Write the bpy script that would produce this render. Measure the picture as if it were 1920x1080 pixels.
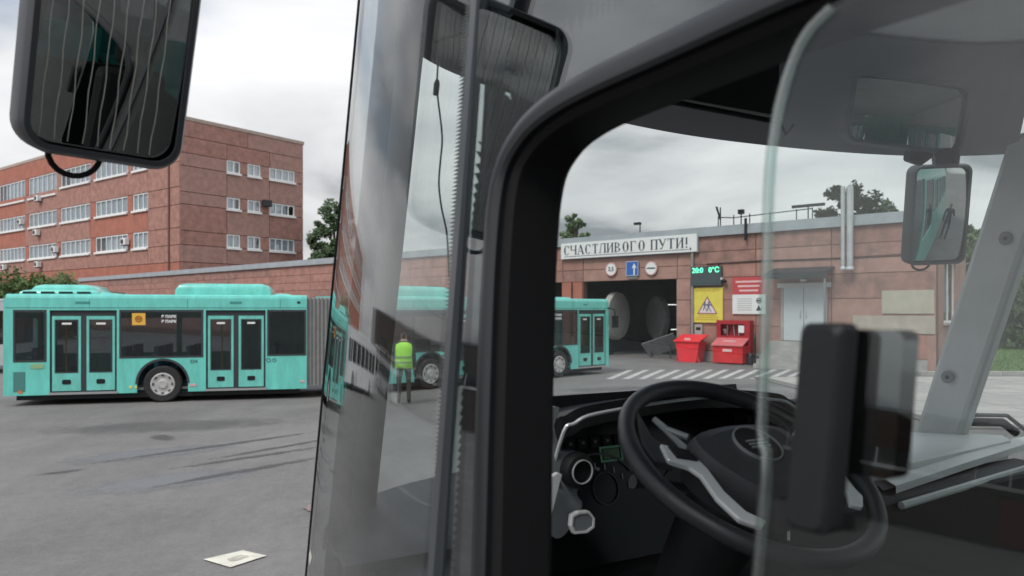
import bpy, bmesh, math, random
from mathutils import Vector, Matrix
from mathutils.geometry import tessellate_polygon
random.seed(7)
R = math.radians
for o in list(bpy.data.objects): bpy.data.objects.remove(o)
sc = bpy.context.scene
C = sc.collection

# ---------------------------------------------------------------- camera
FPX, HOR, CZ = 1400.0, 580.0, 2.45            # focal length in photo pixels, horizon row, eye height
cd = bpy.data.cameras.new('camera'); cam = bpy.data.objects.new('camera', cd); C.objects.link(cam)
cam.location = (0, 0, CZ); cam.rotation_euler = (R(90), 0, 0)
cd.sensor_width = 36; cd.lens = 36*FPX/1920; cd.shift_y = 40/1920
cd.clip_start = 0.02; cd.clip_end = 3000
cd.dof.use_dof = True; cd.dof.focus_distance = 2.6; cd.dof.aperture_fstop = 6.0
sc.camera = cam

# ---------------------------------------------------------------- world
SUN_EL, SUN_AZ = R(50), R(215)                # azimuth clockwise from +Y
w = bpy.data.worlds.new('World'); sc.world = w; w.use_nodes = True
nt = w.node_tree; nt.nodes.clear()
def N(t, **k):
    n = nt.nodes.new(t)
    for a, b in k.items(): setattr(n, a, b)
    return n
def L(a, b): nt.links.new(a, b)
out = N('ShaderNodeOutputWorld'); bg = N('ShaderNodeBackground'); bg.inputs[1].default_value = 0.10
sky = N('ShaderNodeTexSky', sky_type='NISHITA', sun_disc=False, sun_elevation=SUN_EL, sun_rotation=SUN_AZ)
tc = N('ShaderNodeTexCoord'); sx = N('ShaderNodeSeparateXYZ'); L(tc.outputs['Generated'], sx.inputs[0])
zz = N('ShaderNodeMath', operation='MAXIMUM'); L(sx.outputs[2], zz.inputs[0]); zz.inputs[1].default_value = 0.0
za = N('ShaderNodeMath', operation='ADD'); L(zz.outputs[0], za.inputs[0]); za.inputs[1].default_value = 0.22
cx = N('ShaderNodeMath', operation='DIVIDE'); L(sx.outputs[0], cx.inputs[0]); L(za.outputs[0], cx.inputs[1])
cy = N('ShaderNodeMath', operation='DIVIDE'); L(sx.outputs[1], cy.inputs[0]); L(za.outputs[0], cy.inputs[1])
cc = N('ShaderNodeCombineXYZ'); L(cx.outputs[0], cc.inputs[0]); L(cy.outputs[0], cc.inputs[1]); cc.inputs[2].default_value = 3.1
n1 = N('ShaderNodeTexNoise'); L(cc.outputs[0], n1.inputs['Vector'])
n1.inputs['Scale'].default_value = 0.85; n1.inputs['Detail'].default_value = 7; n1.inputs['Roughness'].default_value = 0.5; n1.inputs['Distortion'].default_value = 0.5
r1 = N('ShaderNodeValToRGB'); L(n1.outputs['Fac'], r1.inputs[0])
e = r1.color_ramp.elements; e[0].position = 0.385; e[0].color = (2.7, 2.88, 3.1, 1); e[1].position = 0.61; e[1].color = (7.2, 7.25, 7.3, 1)
x = e.new(0.47); x.color = (5.2, 5.3, 5.45, 1)
# thin places where the blue shows
n2 = N('ShaderNodeTexNoise'); L(cc.outputs[0], n2.inputs['Vector']); n2.inputs['Scale'].default_value = 0.45; n2.inputs['Detail'].default_value = 5
r2 = N('ShaderNodeValToRGB'); L(n2.outputs['Fac'], r2.inputs[0]); e = r2.color_ramp.elements
e[0].position = 0.33; e[0].color = (0.25,)*3+(1,); e[1].position = 0.41; e[1].color = (1, 1, 1, 1)
mx = N('ShaderNodeMixRGB'); L(r2.outputs[0], mx.inputs[0]); L(sky.outputs[0], mx.inputs[1]); L(r1.outputs[0], mx.inputs[2])
# cloud deck is brighter overhead than at the horizon (overcast law 1+2 sin)
zb = N('ShaderNodeMath', operation='MULTIPLY_ADD'); L(zz.outputs[0], zb.inputs[0]); zb.inputs[1].default_value = 1.25; zb.inputs[2].default_value = 0.76
mm = N('ShaderNodeVectorMath', operation='SCALE'); L(mx.outputs[0], mm.inputs[0]); L(zb.outputs[0], mm.inputs['Scale'])
L(mm.outputs[0], bg.inputs[0]); L(bg.outputs[0], out.inputs[0])

sd = bpy.data.lights.new('sun', 'SUN'); sd.energy = 1.5; sd.angle = R(20); sd.color = (1, 0.96, 0.9)
so = bpy.data.objects.new('sun', sd); C.objects.link(so)
so.location = (0, 0, 60)
so.rotation_euler = (Vector((-math.sin(SUN_AZ)*math.cos(SUN_EL), -math.cos(SUN_AZ)*math.cos(SUN_EL), -math.sin(SUN_EL)))).to_track_quat('-Z', 'Y').to_euler()
sc.view_settings.view_transform = 'Standard'; sc.view_settings.look = 'None'
sc.view_settings.exposure = 0.42; sc.view_settings.gamma = 1
sc.render.engine = 'CYCLES'
cy_ = sc.cycles; cy_.max_bounces = 14; cy_.transparent_max_bounces = 24; cy_.glossy_bounces = 5; cy_.diffuse_bounces = 4
cy_.use_denoising = True; cy_.sample_clamp_indirect = 6

# ---------------------------------------------------------------- materials
MATS = {}
def mat(name, col, rough=0.6, metal=0.0, var=0.0, scale=3.0, bump=0.0, bscale=40.0, coat=0.0, spec=0.5, col2=None, detail=6, emit=None, estr=1.0, stretch=None):
    if name in MATS: return MATS[name]
    m = bpy.data.materials.new(name); m.use_nodes = True; t = m.node_tree; b = t.nodes['Principled BSDF']
    b.inputs['Roughness'].default_value = rough; b.inputs['Metallic'].default_value = metal
    b.inputs['Coat Weight'].default_value = coat; b.inputs['Specular IOR Level'].default_value = spec
    b.inputs['Base Color'].default_value = (*col, 1)
    if var or col2 or bump:
        tc = t.nodes.new('ShaderNodeTexCoord'); mp = t.nodes.new('ShaderNodeMapping'); t.links.new(tc.outputs['Object'], mp.inputs[0])
        if stretch: mp.inputs['Scale'].default_value = stretch
    if var or col2:
        n = t.nodes.new('ShaderNodeTexNoise'); n.inputs['Scale'].default_value = scale; n.inputs['Detail'].default_value = detail
        n.inputs['Roughness'].default_value = 0.65
        t.links.new(mp.outputs[0], n.inputs['Vector'])
        r = t.nodes.new('ShaderNodeValToRGB'); t.links.new(n.outputs['Fac'], r.inputs[0]); r.color_ramp.elements[0].position = 0.32; r.color_ramp.elements[1].position = 0.68
        c2 = col2 or tuple(c*(1-var) for c in col); c1 = col if col2 else tuple(min(1, c*(1+var*0.6)) for c in col)
        r.color_ramp.elements[0].color = (*c2, 1); r.color_ramp.elements[1].color = (*c1, 1)
        t.links.new(r.outputs[0], b.inputs['Base Color'])
    if bump:
        n = t.nodes.new('ShaderNodeTexNoise'); n.inputs['Scale'].default_value = bscale; n.inputs['Detail'].default_value = 5
        t.links.new(mp.outputs[0], n.inputs['Vector'])
        bp = t.nodes.new('ShaderNodeBump'); bp.inputs['Strength'].default_value = bump; bp.inputs['Distance'].default_value = 0.02
        t.links.new(n.outputs['Fac'], bp.inputs['Height']); t.links.new(bp.outputs[0], b.inputs['Normal'])
    if emit:
        b.inputs['Emission Color'].default_value = (*emit, 1); b.inputs['Emission Strength'].default_value = estr
    MATS[name] = m; return m
def glass(name, tint=(0.85, 0.9, 0.88), f0=0.05, rough=0.0, fmax=1.0, p=5.0):
    """sheet glass: clear or tinted, with Fresnel reflection on both faces"""
    if name in MATS: return MATS[name]
    m = bpy.data.materials.new(name); m.use_nodes = True; t = m.node_tree; t.nodes.clear()
    o = t.nodes.new('ShaderNodeOutputMaterial'); mi = t.nodes.new('ShaderNodeMixShader'); tr = t.nodes.new('ShaderNodeBsdfTransparent'); g = t.nodes.new('ShaderNodeBsdfGlossy')
    tr.inputs[0].default_value = (*tint, 1); g.inputs['Roughness'].default_value = rough
    lw = t.nodes.new('ShaderNodeLayerWeight'); lw.inputs[0].default_value = 0.5
    pw = p; p = t.nodes.new('ShaderNodeMath'); p.operation = 'POWER'; t.links.new(lw.outputs['Facing'], p.inputs[0]); p.inputs[1].default_value = pw
    q = t.nodes.new('ShaderNodeMath'); q.operation = 'MULTIPLY_ADD'; t.links.new(p.outputs[0], q.inputs[0]); q.inputs[1].default_value = fmax-f0; q.inputs[2].default_value = f0
    t.links.new(q.outputs[0], mi.inputs[0]); t.links.new(tr.outputs[0], mi.inputs[1]); t.links.new(g.outputs[0], mi.inputs[2]); t.links.new(mi.outputs[0], o.inputs[0])
    MATS[name] = m; return m
def mirror_mat(name, c=0.8):
    return mat(name, (c, c*1.02, c), 0.0, 1.0)

TEAL = mat('teal_paint', (0.145, 0.58, 0.495), 0.28, coat=0.5, var=0.2, scale=1.6, detail=10, stretch=(2.2, 2.2, .7))
TEALD = mat('teal_door_paint', (0.155, 0.55, 0.47), 0.36, coat=.3, var=0.2, scale=2, detail=10, stretch=(2.2, 2.2, .7))
BLACKR = mat('black_rubber', (0.006, 0.006, 0.0065), 0.7, spec=.2, bump=0.05, bscale=300)
BLACKP = mat('black_plastic', (0.011, 0.012, 0.013), 0.5, spec=.3, bump=0.12, bscale=500, var=0.2, scale=20)
DARKP = mat('dark_grey_plastic', (0.032, 0.034, 0.037), 0.5, spec=.35, bump=0.12, bscale=400, var=0.15, scale=9)
FRITM = mat('black_ceramic_frit', (0.02, 0.022, 0.025), 0.25)
GREYP = mat('grey_plastic', (0.17, 0.185, 0.195), 0.5, bump=0.08, bscale=350, var=0.1, scale=6)
LGREY = mat('light_grey_plastic', (0.60, 0.61, 0.61), 0.4, bump=0.06, bscale=300, var=0.08, scale=5)
HEADL = mat('grey_headliner', (0.60, 0.595, 0.60), 0.8, bump=0.1, bscale=200, var=0.08, scale=4)
SILV = mat('silver_trim', (0.62, 0.63, 0.64), 0.3, 0.25)  # barely metallic; the sky's reflection is put into the pale colour
STEEL = mat('steel', (0.55, 0.56, 0.57), 0.4, 0.8, var=0.2, scale=8)
WHITE = mat('white_paint', (0.78, 0.78, 0.76), 0.5, var=0.08, scale=4)
WPVC = mat('white_window_frame', (0.8, 0.8, 0.78), 0.4, var=0.05, scale=2)
RED = mat('red_paint', (0.62, 0.03, 0.035), 0.4, var=0.2, scale=3)
TYRE = mat('tyre_rubber', (0.02, 0.02, 0.02), 0.8, var=0.3, scale=12)
GLSS = glass('clear_glass', (0.86, 0.9, 0.89), 0.045)
WSG = glass('windshield_glass', (0.95, 0.97, 0.965), 0.04, p=4.0)
SIDEG = glass('side_quarter_glass', (0.8, 0.84, 0.84), 0.13, p=4)
PANEG = glass('sliding_pane_glass', (0.95, 0.97, 0.965), 0.05)
BUSG = glass('tinted_bus_glass', (0.62, 0.65, 0.66), 0.05)
MIR = mirror_mat('mirror_silver', 0.62)
PINK = mat('brick_red_panel', (.44, .225, .18), 0.85, col2=(.255, .138, .11), scale=1.3, bump=0.25, bscale=9)
PINK2 = mat('brick_red_panel_pale', (.43, .25, .203), 0.85, col2=(.29, .17, .14), scale=1.5, bump=0.25, bscale=9)
PINK3 = mat('brick_red_panel_deep', (.44, .165, .11), 0.85, col2=(.31, .122, .087), scale=0.8, bump=0.25, bscale=9)
PINKD = mat('brick_red_panel_worn', (.385, .21, .17), 0.85, col2=(.20, .118, .10), scale=1.8, bump=0.25, bscale=9)
JOINT = mat('joint_mortar', (0.17, 0.085, 0.07), 0.9)
CONC = mat('concrete', (0.38, 0.36, 0.34), 0.85, var=0.25, scale=1.5, bump=0.2, bscale=20)
ZINC = mat('roof_flashing', (0.34, 0.37, 0.39), 0.5, var=0.15, scale=1.0)
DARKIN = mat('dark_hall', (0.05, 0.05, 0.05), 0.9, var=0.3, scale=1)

# ---------------------------------------------------------------- mesh helpers
class B:
    def __init__(s): s.v = []; s.f = []; s.m = []
    def add(s, vs, fs, mi=0):
        o = len(s.v); s.v += [tuple(v) for v in vs]; s.f += [tuple(i+o for i in f) for f in fs]; s.m += [mi]*len(fs); return s
    def box(s, x0, x1, y0, y1, z0, z1, mi=0, M=None):
        vs = [Vector(p) for p in ((x0,y0,z0),(x1,y0,z0),(x1,y1,z0),(x0,y1,z0),(x0,y0,z1),(x1,y0,z1),(x1,y1,z1),(x0,y1,z1))]
        if M: vs = [M @ v for v in vs]
        return s.add(vs, [(3,2,1,0),(4,5,6,7),(0,1,5,4),(1,2,6,5),(2,3,7,6),(3,0,4,7)], mi)
    def plate(s, outer, holes=(), d=0.05, fn=None, mi=0):
        """polygon (a,b) with holes, thickness d along the third axis; fn maps (a,b,c) to a point"""
        fn = fn or (lambda a, b, c: (a, c, b))
        loops = [list(outer)]+[list(h) for h in holes]
        tris = tessellate_polygon([[Vector((p[0], p[1], 0)) for p in l] for l in loops])
        flat = [p for l in loops for p in l]; n = len(flat)
        vs = [fn(p[0], p[1], 0) for p in flat]+[fn(p[0], p[1], d) for p in flat]
        fs = [tuple(t) for t in tris]+[tuple(i+n for i in reversed(t)) for t in tris]
        k = 0
        for l in loops:
            m = len(l)
            for i in range(m): a, b = k+i, k+(i+1) % m; fs.append((a, b, b+n, a+n))
            k += m
        return s.add(vs, fs, mi)
    def tube(s, pts, r, n=8, closed=False, mi=0, caps=True):
        pts = [Vector(p) for p in pts]; m = len(pts); rs = r if isinstance(r, (list, tuple)) else [r]*m
        vs = []; up = None
        for i, p in enumerate(pts):
            if closed: t = pts[(i+1) % m]-pts[i-1]
            else: t = pts[min(i+1, m-1)]-pts[max(i-1, 0)]
            t.normalize()
            if up is None: up = t.orthogonal().normalized()
            up = (up-t*up.dot(t)); up.normalize(); sd = t.cross(up)
            for k in range(n):
                a = 2*math.pi*k/n; vs.append(p+rs[i]*(math.cos(a)*up+math.sin(a)*sd))
        fs = []
        for i in range(m if closed else m-1):
            for k in range(n):
                a = i*n+k; b = i*n+(k+1) % n; j = ((i+1) % m)*n
                fs.append((a, b, j+(k+1) % n, j+k))
        if caps and not closed: fs += [tuple(reversed(range(n))), tuple(range((m-1)*n, m*n))]
        return s.add(vs, fs, mi)
    def lathe(s, prof, M=None, n=24, mi=0):
        """profile (r, h) turned about local z, M places it"""
        M = M or Matrix(); vs = []; fs = []
        for (r, h) in prof:
            for k in range(n):
                a = 2*math.pi*k/n; vs.append(M @ Vector((r*math.cos(a), r*math.sin(a), h)))
        m = len(prof)
        for i in range(m-1):
            for k in range(n): fs.append((i*n+k, i*n+(k+1) % n, (i+1)*n+(k+1) % n, (i+1)*n+k))
        fs += [tuple(reversed(range(n))), tuple(range((m-1)*n, m*n))]
        return s.add(vs, fs, mi)
    def grid(s, rows, mi=0, closed=False):
        n = len(rows[0]); vs = [p for r in rows for p in r]; fs = []
        for i in range(len(rows)-1):
            for k in range(n if closed else n-1): fs.append((i*n+k, i*n+(k+1) % n, (i+1)*n+(k+1) % n, (i+1)*n+k))
        return s.add(vs, fs, mi)
    def build(s, name, mats, parent=None, smooth=False, bevel=0, solid=0, label=None, recalc=True):
        me = bpy.data.meshes.new(name); me.from_pydata(s.v, [], s.f)
        for m in (mats if isinstance(mats, (list, tuple)) else [mats]): me.materials.append(m)
        me.polygons.foreach_set('material_index', s.m)
        if recalc:
            bm = bmesh.new(); bm.from_mesh(me); bmesh.ops.recalc_face_normals(bm, faces=bm.faces); bm.to_mesh(me); bm.free()
        if smooth:
            me.polygons.foreach_set('use_smooth', [True]*len(me.polygons)); me.set_sharp_from_angle(angle=R(38))
        o = bpy.data.objects.new(name, me); C.objects.link(o); o.parent = parent
        if solid: k = o.modifiers.new('solid', 'SOLIDIFY'); k.thickness = solid; k.offset = 0
        if bevel: k = o.modifiers.new('bevel', 'BEVEL'); k.width = bevel; k.segments = 2; k.limit_method = 'ANGLE'
        if label: o['label'] = label
        return o
def tag(o, label, cat, group=None, kind=None):
    o['label'] = label
    if cat: o['category'] = cat
    if group: o['group'] = group
    if kind: o['kind'] = kind
    return o
def struct(o, label=None):
    o['kind'] = 'structure'
    if label: o['label'] = label
    return o
def empty(name, loc, rz=0, label=None, cat=None, group=None):
    o = bpy.data.objects.new(name, None); C.objects.link(o); o.location = loc; o.rotation_euler = (0, 0, rz); o.empty_display_size = 0.2
    if label: tag(o, label, cat, group)
    return o
def copy_tree(o, parent=None):
    c = o.copy(); C.objects.link(c); c.parent = parent
    for ch in list(o.children): copy_tree(ch, c)
    return c
def rrect(x0, x1, y0, y1, r, n=5):
    p = []
    for cx, cy, a0 in ((x1-r, y1-r, 0), (x0+r, y1-r, 90), (x0+r, y0+r, 180), (x1-r, y0+r, 270)):
        for k in range(n+1): a = R(a0+90*k/n); p.append((cx+r*math.cos(a), cy+r*math.sin(a)))
    return p
def rect(x0, x1, y0, y1): return [(x0, y0), (x1, y0), (x1, y1), (x0, y1)]
def circ(cx, cy, r, n=24): return [(cx+r*math.cos(2*math.pi*k/n), cy+r*math.sin(2*math.pi*k/n)) for k in range(n)]
def catmull(P, n=6):
    Q = []; P = [Vector(p) for p in P]
    for i in range(len(P)-1):
        p0 = P[max(i-1, 0)]; p1 = P[i]; p2 = P[i+1]; p3 = P[min(i+2, len(P)-1)]
        for k in range(n):
            t = k/n; Q.append(0.5*((2*p1)+(p2-p0)*t+(2*p0-5*p1+4*p2-p3)*t*t+(3*p1-p0-3*p2+p3)*t**3))
    Q.append(P[-1]); return Q
def text_mesh(txt, size, bold=0.0, align='CENTER'):
    cu = bpy.data.curves.new('lettering', 'FONT'); cu.body = txt; cu.size = size; cu.extrude = 0.004; cu.offset = bold; cu.align_x = align; cu.align_y = 'CENTER'
    cu.resolution_u = 3
    o = bpy.data.objects.new('lettering', cu); C.objects.link(o); bpy.context.view_layer.update()
    me = bpy.data.meshes.new_from_object(o.evaluated_get(bpy.context.evaluated_depsgraph_get())); bpy.data.objects.remove(o); me.materials.clear(); return me
def lettering(txt, size, m, parent, M, bold=0.0, align='CENTER', name='lettering'):
    me = text_mesh(txt, size, bold, align); me.transform(M); me.materials.append(m)
    o = bpy.data.objects.new(name, me); C.objects.link(o); o.parent = parent; return o
# measuring: where the sight line through a photo pixel meets the ground or a plane of the place
def ground_pt(x, y): Y = FPX*CZ/(y-HOR); return ((x-960)/FPX*Y, Y)
def ray(x, y): return Vector(((x-960)/FPX, 1, (HOR-y)/FPX))
class Frame:
    """a thing's own axes: origin on the ground, turned about z"""
    def __init__(s, ox, oy, ang): s.o = Vector((ox, oy, 0)); s.a = ang; s.ex = Vector((math.cos(ang), math.sin(ang), 0)); s.ey = Vector((-math.sin(ang), math.cos(ang), 0))
    def at(s, x, y, plane='y', c=0.0):
        d = ray(x, y); n = s.ey if plane == 'y' else s.ex; e = s.ex if plane == 'y' else s.ey
        t = (c+s.o.dot(n))/d.dot(n); p = d*t; return ((p-s.o).dot(e), p.z+CZ)
    def loc(s, x, y, z): return s.o+s.ex*x+s.ey*y+Vector((0, 0, z))

# ================================================================ GROUND
def asphalt():
    m = bpy.data.materials.new('asphalt'); m.use_nodes = True; t = m.node_tree; p = t.nodes['Principled BSDF']; p.inputs['Roughness'].default_value = .8
    tc = t.nodes.new('ShaderNodeTexCoord'); f = None
    for sc_, wt, st in ((.12, .45, (1, 1, 1)), (.9, .35, (1, .45, 1)), (7, .25, (1, 1, 1)), (24, .30, (1, 1, 1)), (70, .35, (1, 1, 1))):
        mp = t.nodes.new('ShaderNodeMapping'); mp.inputs['Scale'].default_value = st; mp.inputs['Rotation'].default_value = (0, 0, R(-14)); t.links.new(tc.outputs['Object'], mp.inputs[0])
        n = t.nodes.new('ShaderNodeTexNoise'); n.inputs['Scale'].default_value = sc_; n.inputs['Detail'].default_value = 6; n.inputs['Roughness'].default_value = .7; t.links.new(mp.outputs[0], n.inputs['Vector'])
        k = t.nodes.new('ShaderNodeMath'); k.operation = 'MULTIPLY_ADD'; t.links.new(n.outputs['Fac'], k.inputs[0]); k.inputs[1].default_value = wt
        if f: t.links.new(f, k.inputs[2])
        else: k.inputs[2].default_value = -.35
        f = k.outputs[0]
    r = t.nodes.new('ShaderNodeValToRGB'); t.links.new(f, r.inputs[0]); e = r.color_ramp.elements; e[0].position = .36; e[0].color = (.108, .103, .099, 1); e[1].position = .66; e[1].color = (.222, .212, .203, 1)
    t.links.new(r.outputs[0], p.inputs['Base Color'])
    bp = t.nodes.new('ShaderNodeBump'); bp.inputs['Strength'].default_value = .4; bp.inputs['Distance'].default_value = .01; t.links.new(f, bp.inputs['Height']); t.links.new(bp.outputs[0], p.inputs['Normal'])
    return m
ASPH = asphalt()
b = B(); b.add([(-600, -600, 0), (600, -600, 0), (600, 900, 0), (-600, 900, 0)], [(0, 1, 2, 3)])
struct(b.build('ground', ASPH), 'worn grey asphalt yard')
def sheet(name, px, z, m, label=None, parent=None):
    pts = [ground_pt(*p) for p in px]; b = B(); b.add([(p[0], p[1], z) for p in pts], [t for t in tessellate_polygon([[Vector((p[0], p[1], 0)) for p in pts]])])
    o = b.build(name, m, parent)
    if not parent: struct(o, label)
    return o
def jag(px, amp=2.0, n=5):
    q = []
    for i in range(len(px)):
        a, c = px[i], px[(i+1) % len(px)]
        for k in range(n):
            t = k/n; q.append((a[0]+(c[0]-a[0])*t+random.uniform(-4*amp, 4*amp), a[1]+(c[1]-a[1])*t+random.uniform(-amp, amp)))
    return q
def soft_mat(name, col, rough, strength, nscale):
    """worn or damp area: fades out into the asphalt with a broken edge"""
    m = bpy.data.materials.new(name); m.use_nodes = True; t = m.node_tree; p = t.nodes['Principled BSDF']; p.inputs['Base Color'].default_value = (*col, 1); p.inputs['Roughness'].default_value = rough
    tc = t.nodes.new('ShaderNodeTexCoord'); mp = t.nodes.new('ShaderNodeMapping'); mp.inputs['Location'].default_value = (-1, -1, 0); mp.inputs['Scale'].default_value = (2, 2, 0); t.links.new(tc.outputs['Generated'], mp.inputs[0])
    ln = t.nodes.new('ShaderNodeVectorMath'); ln.operation = 'LENGTH'; t.links.new(mp.outputs[0], ln.inputs[0])
    n = t.nodes.new('ShaderNodeTexNoise'); n.inputs['Scale'].default_value = nscale; n.inputs['Detail'].default_value = 9; n.inputs['Roughness'].default_value = .7; t.links.new(tc.outputs['Object'], n.inputs['Vector'])
    k = t.nodes.new('ShaderNodeMath'); k.operation = 'MULTIPLY_ADD'; t.links.new(n.outputs['Fac'], k.inputs[0]); k.inputs[1].default_value = -1.5; t.links.new(ln.outputs['Value'], k.inputs[2])
    r = t.nodes.new('ShaderNodeMapRange'); t.links.new(k.outputs[0], r.inputs[0]); r.inputs[1].default_value = .12; r.inputs[2].default_value = -.32; r.inputs[3].default_value = 0; r.inputs[4].default_value = strength
    tr = t.nodes.new('ShaderNodeBsdfTransparent'); mi = t.nodes.new('ShaderNodeMixShader'); t.links.new(r.outputs[0], mi.inputs[0]); t.links.new(tr.outputs[0], mi.inputs[1]); t.links.new(p.outputs[0], mi.inputs[2]); t.links.new(mi.outputs[0], t.nodes['Material Output'].inputs[0])
    return m
DAMP = soft_mat('pale_damp_asphalt', (.215, .22, .23), .45, .6, 3.0); TAR = soft_mat('dark_tar_seam', (.09, .087, .084), .7, .65, 3.5); OILY = soft_mat('oil_dark_asphalt', (.10, .097, .094), .6, .35, 1.6)
ZL = [.003]
def soft(name, pa, pb, wid, m, label):
    a, c = Vector(ground_pt(*pa)), Vector(ground_pt(*pb)); d = c-a; l = d.length; b = B(); b.add([(-l/2, -wid/2, 0), (l/2, -wid/2, 0), (l/2, wid/2, 0), (-l/2, wid/2, 0)], [(0, 1, 2, 3)])
    o = b.build(name, m); ZL[0] += .0007; o.location = ((a.x+c.x)/2, (a.y+c.y)/2, ZL[0]); o.rotation_euler = (0, 0, math.atan2(d.y, d.x)); struct(o, label)
soft('asphalt_patch', (60, 872), (470, 832), 1.3, DAMP, 'pale damp patch of worn asphalt'); soft('asphalt_patch', (90, 932), (500, 878), 1.5, DAMP, 'pale damp patch of worn asphalt')
for pa, pb, wd in (((230, 925), (640, 850), .30), ((100, 880), (640, 803), .28), ((60, 893), (170, 878), .28), ((285, 815), (325, 826), .5), ((280, 886), (640, 832), .24), ((360, 868), (660, 815), .22)):
    soft('tar_seam', pa, pb, wd, TAR, 'dark crack seam in the asphalt')
for pa, pb, wd in (((0, 812), (600, 788), 2.2), ((1000, 735), (1500, 722), 2.5)):
    soft('oil_stain', pa, pb, wd, OILY, 'darker oil-stained streak on the asphalt')
sheet('puddle_mark', jag([(568, 955), (590, 945), (612, 948), (612, 962), (590, 963)], 1), 0.013, mat('reddish_mark', (0.23, 0.17, 0.16), 0.5, var=0.3, scale=9), 'small reddish mark on the asphalt')
YELL = mat('worn_yellow_paint', (0.72, 0.70, 0.60), 0.7, col2=(0.52, 0.5, 0.42), scale=5)
def worn_paint(m, thr=.52):
    t = m.node_tree; tc = t.nodes.new('ShaderNodeTexCoord'); n = t.nodes.new('ShaderNodeTexNoise'); n.inputs['Scale'].default_value = 9; n.inputs['Detail'].default_value = 10; n.inputs['Roughness'].default_value = .75; t.links.new(tc.outputs['Object'], n.inputs['Vector'])
    r = t.nodes.new('ShaderNodeMapRange'); t.links.new(n.outputs['Fac'], r.inputs[0]); r.inputs[1].default_value = thr; r.inputs[2].default_value = thr+.14; r.inputs[3].default_value = 1; r.inputs[4].default_value = .12
    t.links.new(r.outputs[0], t.nodes['Principled BSDF'].inputs['Alpha']); return m
worn_paint(YELL, .6)
o_ = sheet('painted_square', [(381, 1051), (455, 1034), (500, 1044), (432, 1066)], 0.013, YELL, 'worn cream square painted on asphalt')
sheet('painted_square_core', jag([(422, 1051), (455, 1043), (466, 1046), (438, 1055)], 0.8, 3), 0.017, mat('worn_core', (0.48, 0.45, 0.38), 0.8, var=0.3, scale=9), parent=o_)
# hatched band before the depot gates
hz = struct(bpy.data.objects.new('hatched_marking', None), 'white hatched band painted before the depot'); C.objects.link(hz)
WMARK = worn_paint(mat('worn_white_paint', (0.6, 0.59, 0.56), 0.75, col2=(0.4, 0.39, 0.38), scale=2.5), .54)
for k in range(14):
    x0 = 1136+k*30
    pts = [ground_pt(x0, 711-k*0.1), ground_pt(x0+13, 711-k*0.1), ground_pt(x0+52, 694-k*0.1), ground_pt(x0+41, 694-k*0.1)]
    b = B(); b.add([(p[0], p[1], 0.006) for p in pts], [(0, 1, 2, 3)]); b.build('stripe', WMARK, hz)
# pale concrete apron and paving on the right
PAV = [mat('paving_slab', (0.42, 0.39, 0.36), 0.85, var=0.2, scale=1.5, bump=0.2, bscale=25), mat('paving_slab_grey', (0.36, 0.34, 0.32), 0.85, var=0.2, scale=1.5, bump=0.2, bscale=25)]
fp = Frame(9.0, 15.2, R(2))
pv = B().box(0, 13, 0, 11.6, 0.004, 0.03).build('pavement', mat('paving_bed', (0.16, 0.15, 0.14), 0.9, var=0.2)); pv.location = fp.o; pv.rotation_euler = (0, 0, fp.a); struct(pv, 'slab paving beside the depot')
sl = [B().box(0.012, 1.488, 0.012, 0.968, 0.03, 0.06).build('slab', m) for m in PAV]
for i in range(8):
    for j in range(11):
        if i == 0 and j < 2: o = sl[j]
        else: o = sl[random.random() < 0.4].copy(); C.objects.link(o)
        o.parent = pv; o.location = (0.3+i*1.5, 0.3+j*0.98, random.uniform(-0.004, 0.004))
GRASS = mat('grass_ground', (0.10, 0.17, 0.045), 0.9, col2=(0.06, 0.11, 0.03), scale=2, bump=0.5, bscale=30)
b = B().box(17.5, 60, 27.6, 60, 0.0, 0.12); gr = struct(b.build('grass_verge', GRASS), 'grass verge behind the paving')
k0 = struct(bpy.data.objects.new('kerb', None), 'concrete kerb along the grass verge'); C.objects.link(k0)
km = B().box(0.01, 0.99, 0, 0.2, 0, 0.17)
ks = km.build('kerb_stone', CONC, k0, bevel=0.015)
for i in range(22):
    o = ks if i == 0 else ks.copy()
    if i: C.objects.link(o)
    o.parent = k0; o.location = (15.0+i, 27.38, 0)
# blades of the verge
b = B()
for i in range(9000):
    x = random.uniform(17.6, 40); y = random.uniform(27.7, 46); h = random.uniform(0.05, 0.14); a = random.uniform(0, 6.28); dx, dy = 0.02*math.cos(a), 0.02*math.sin(a); q = random.uniform(-.05, .05)
    b.add([(x-dx, y-dy, .12), (x+dx, y+dy, .12), (x+q, y+q, .12+h)], [(0, 1, 2)])
tag(b.build('grass', mat('grass_blades', (0.12, 0.22, 0.05), 0.8, col2=(0.07, 0.14, 0.03), scale=3), recalc=False), 'short green grass growing on the verge', 'grass', kind='stuff')

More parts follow.
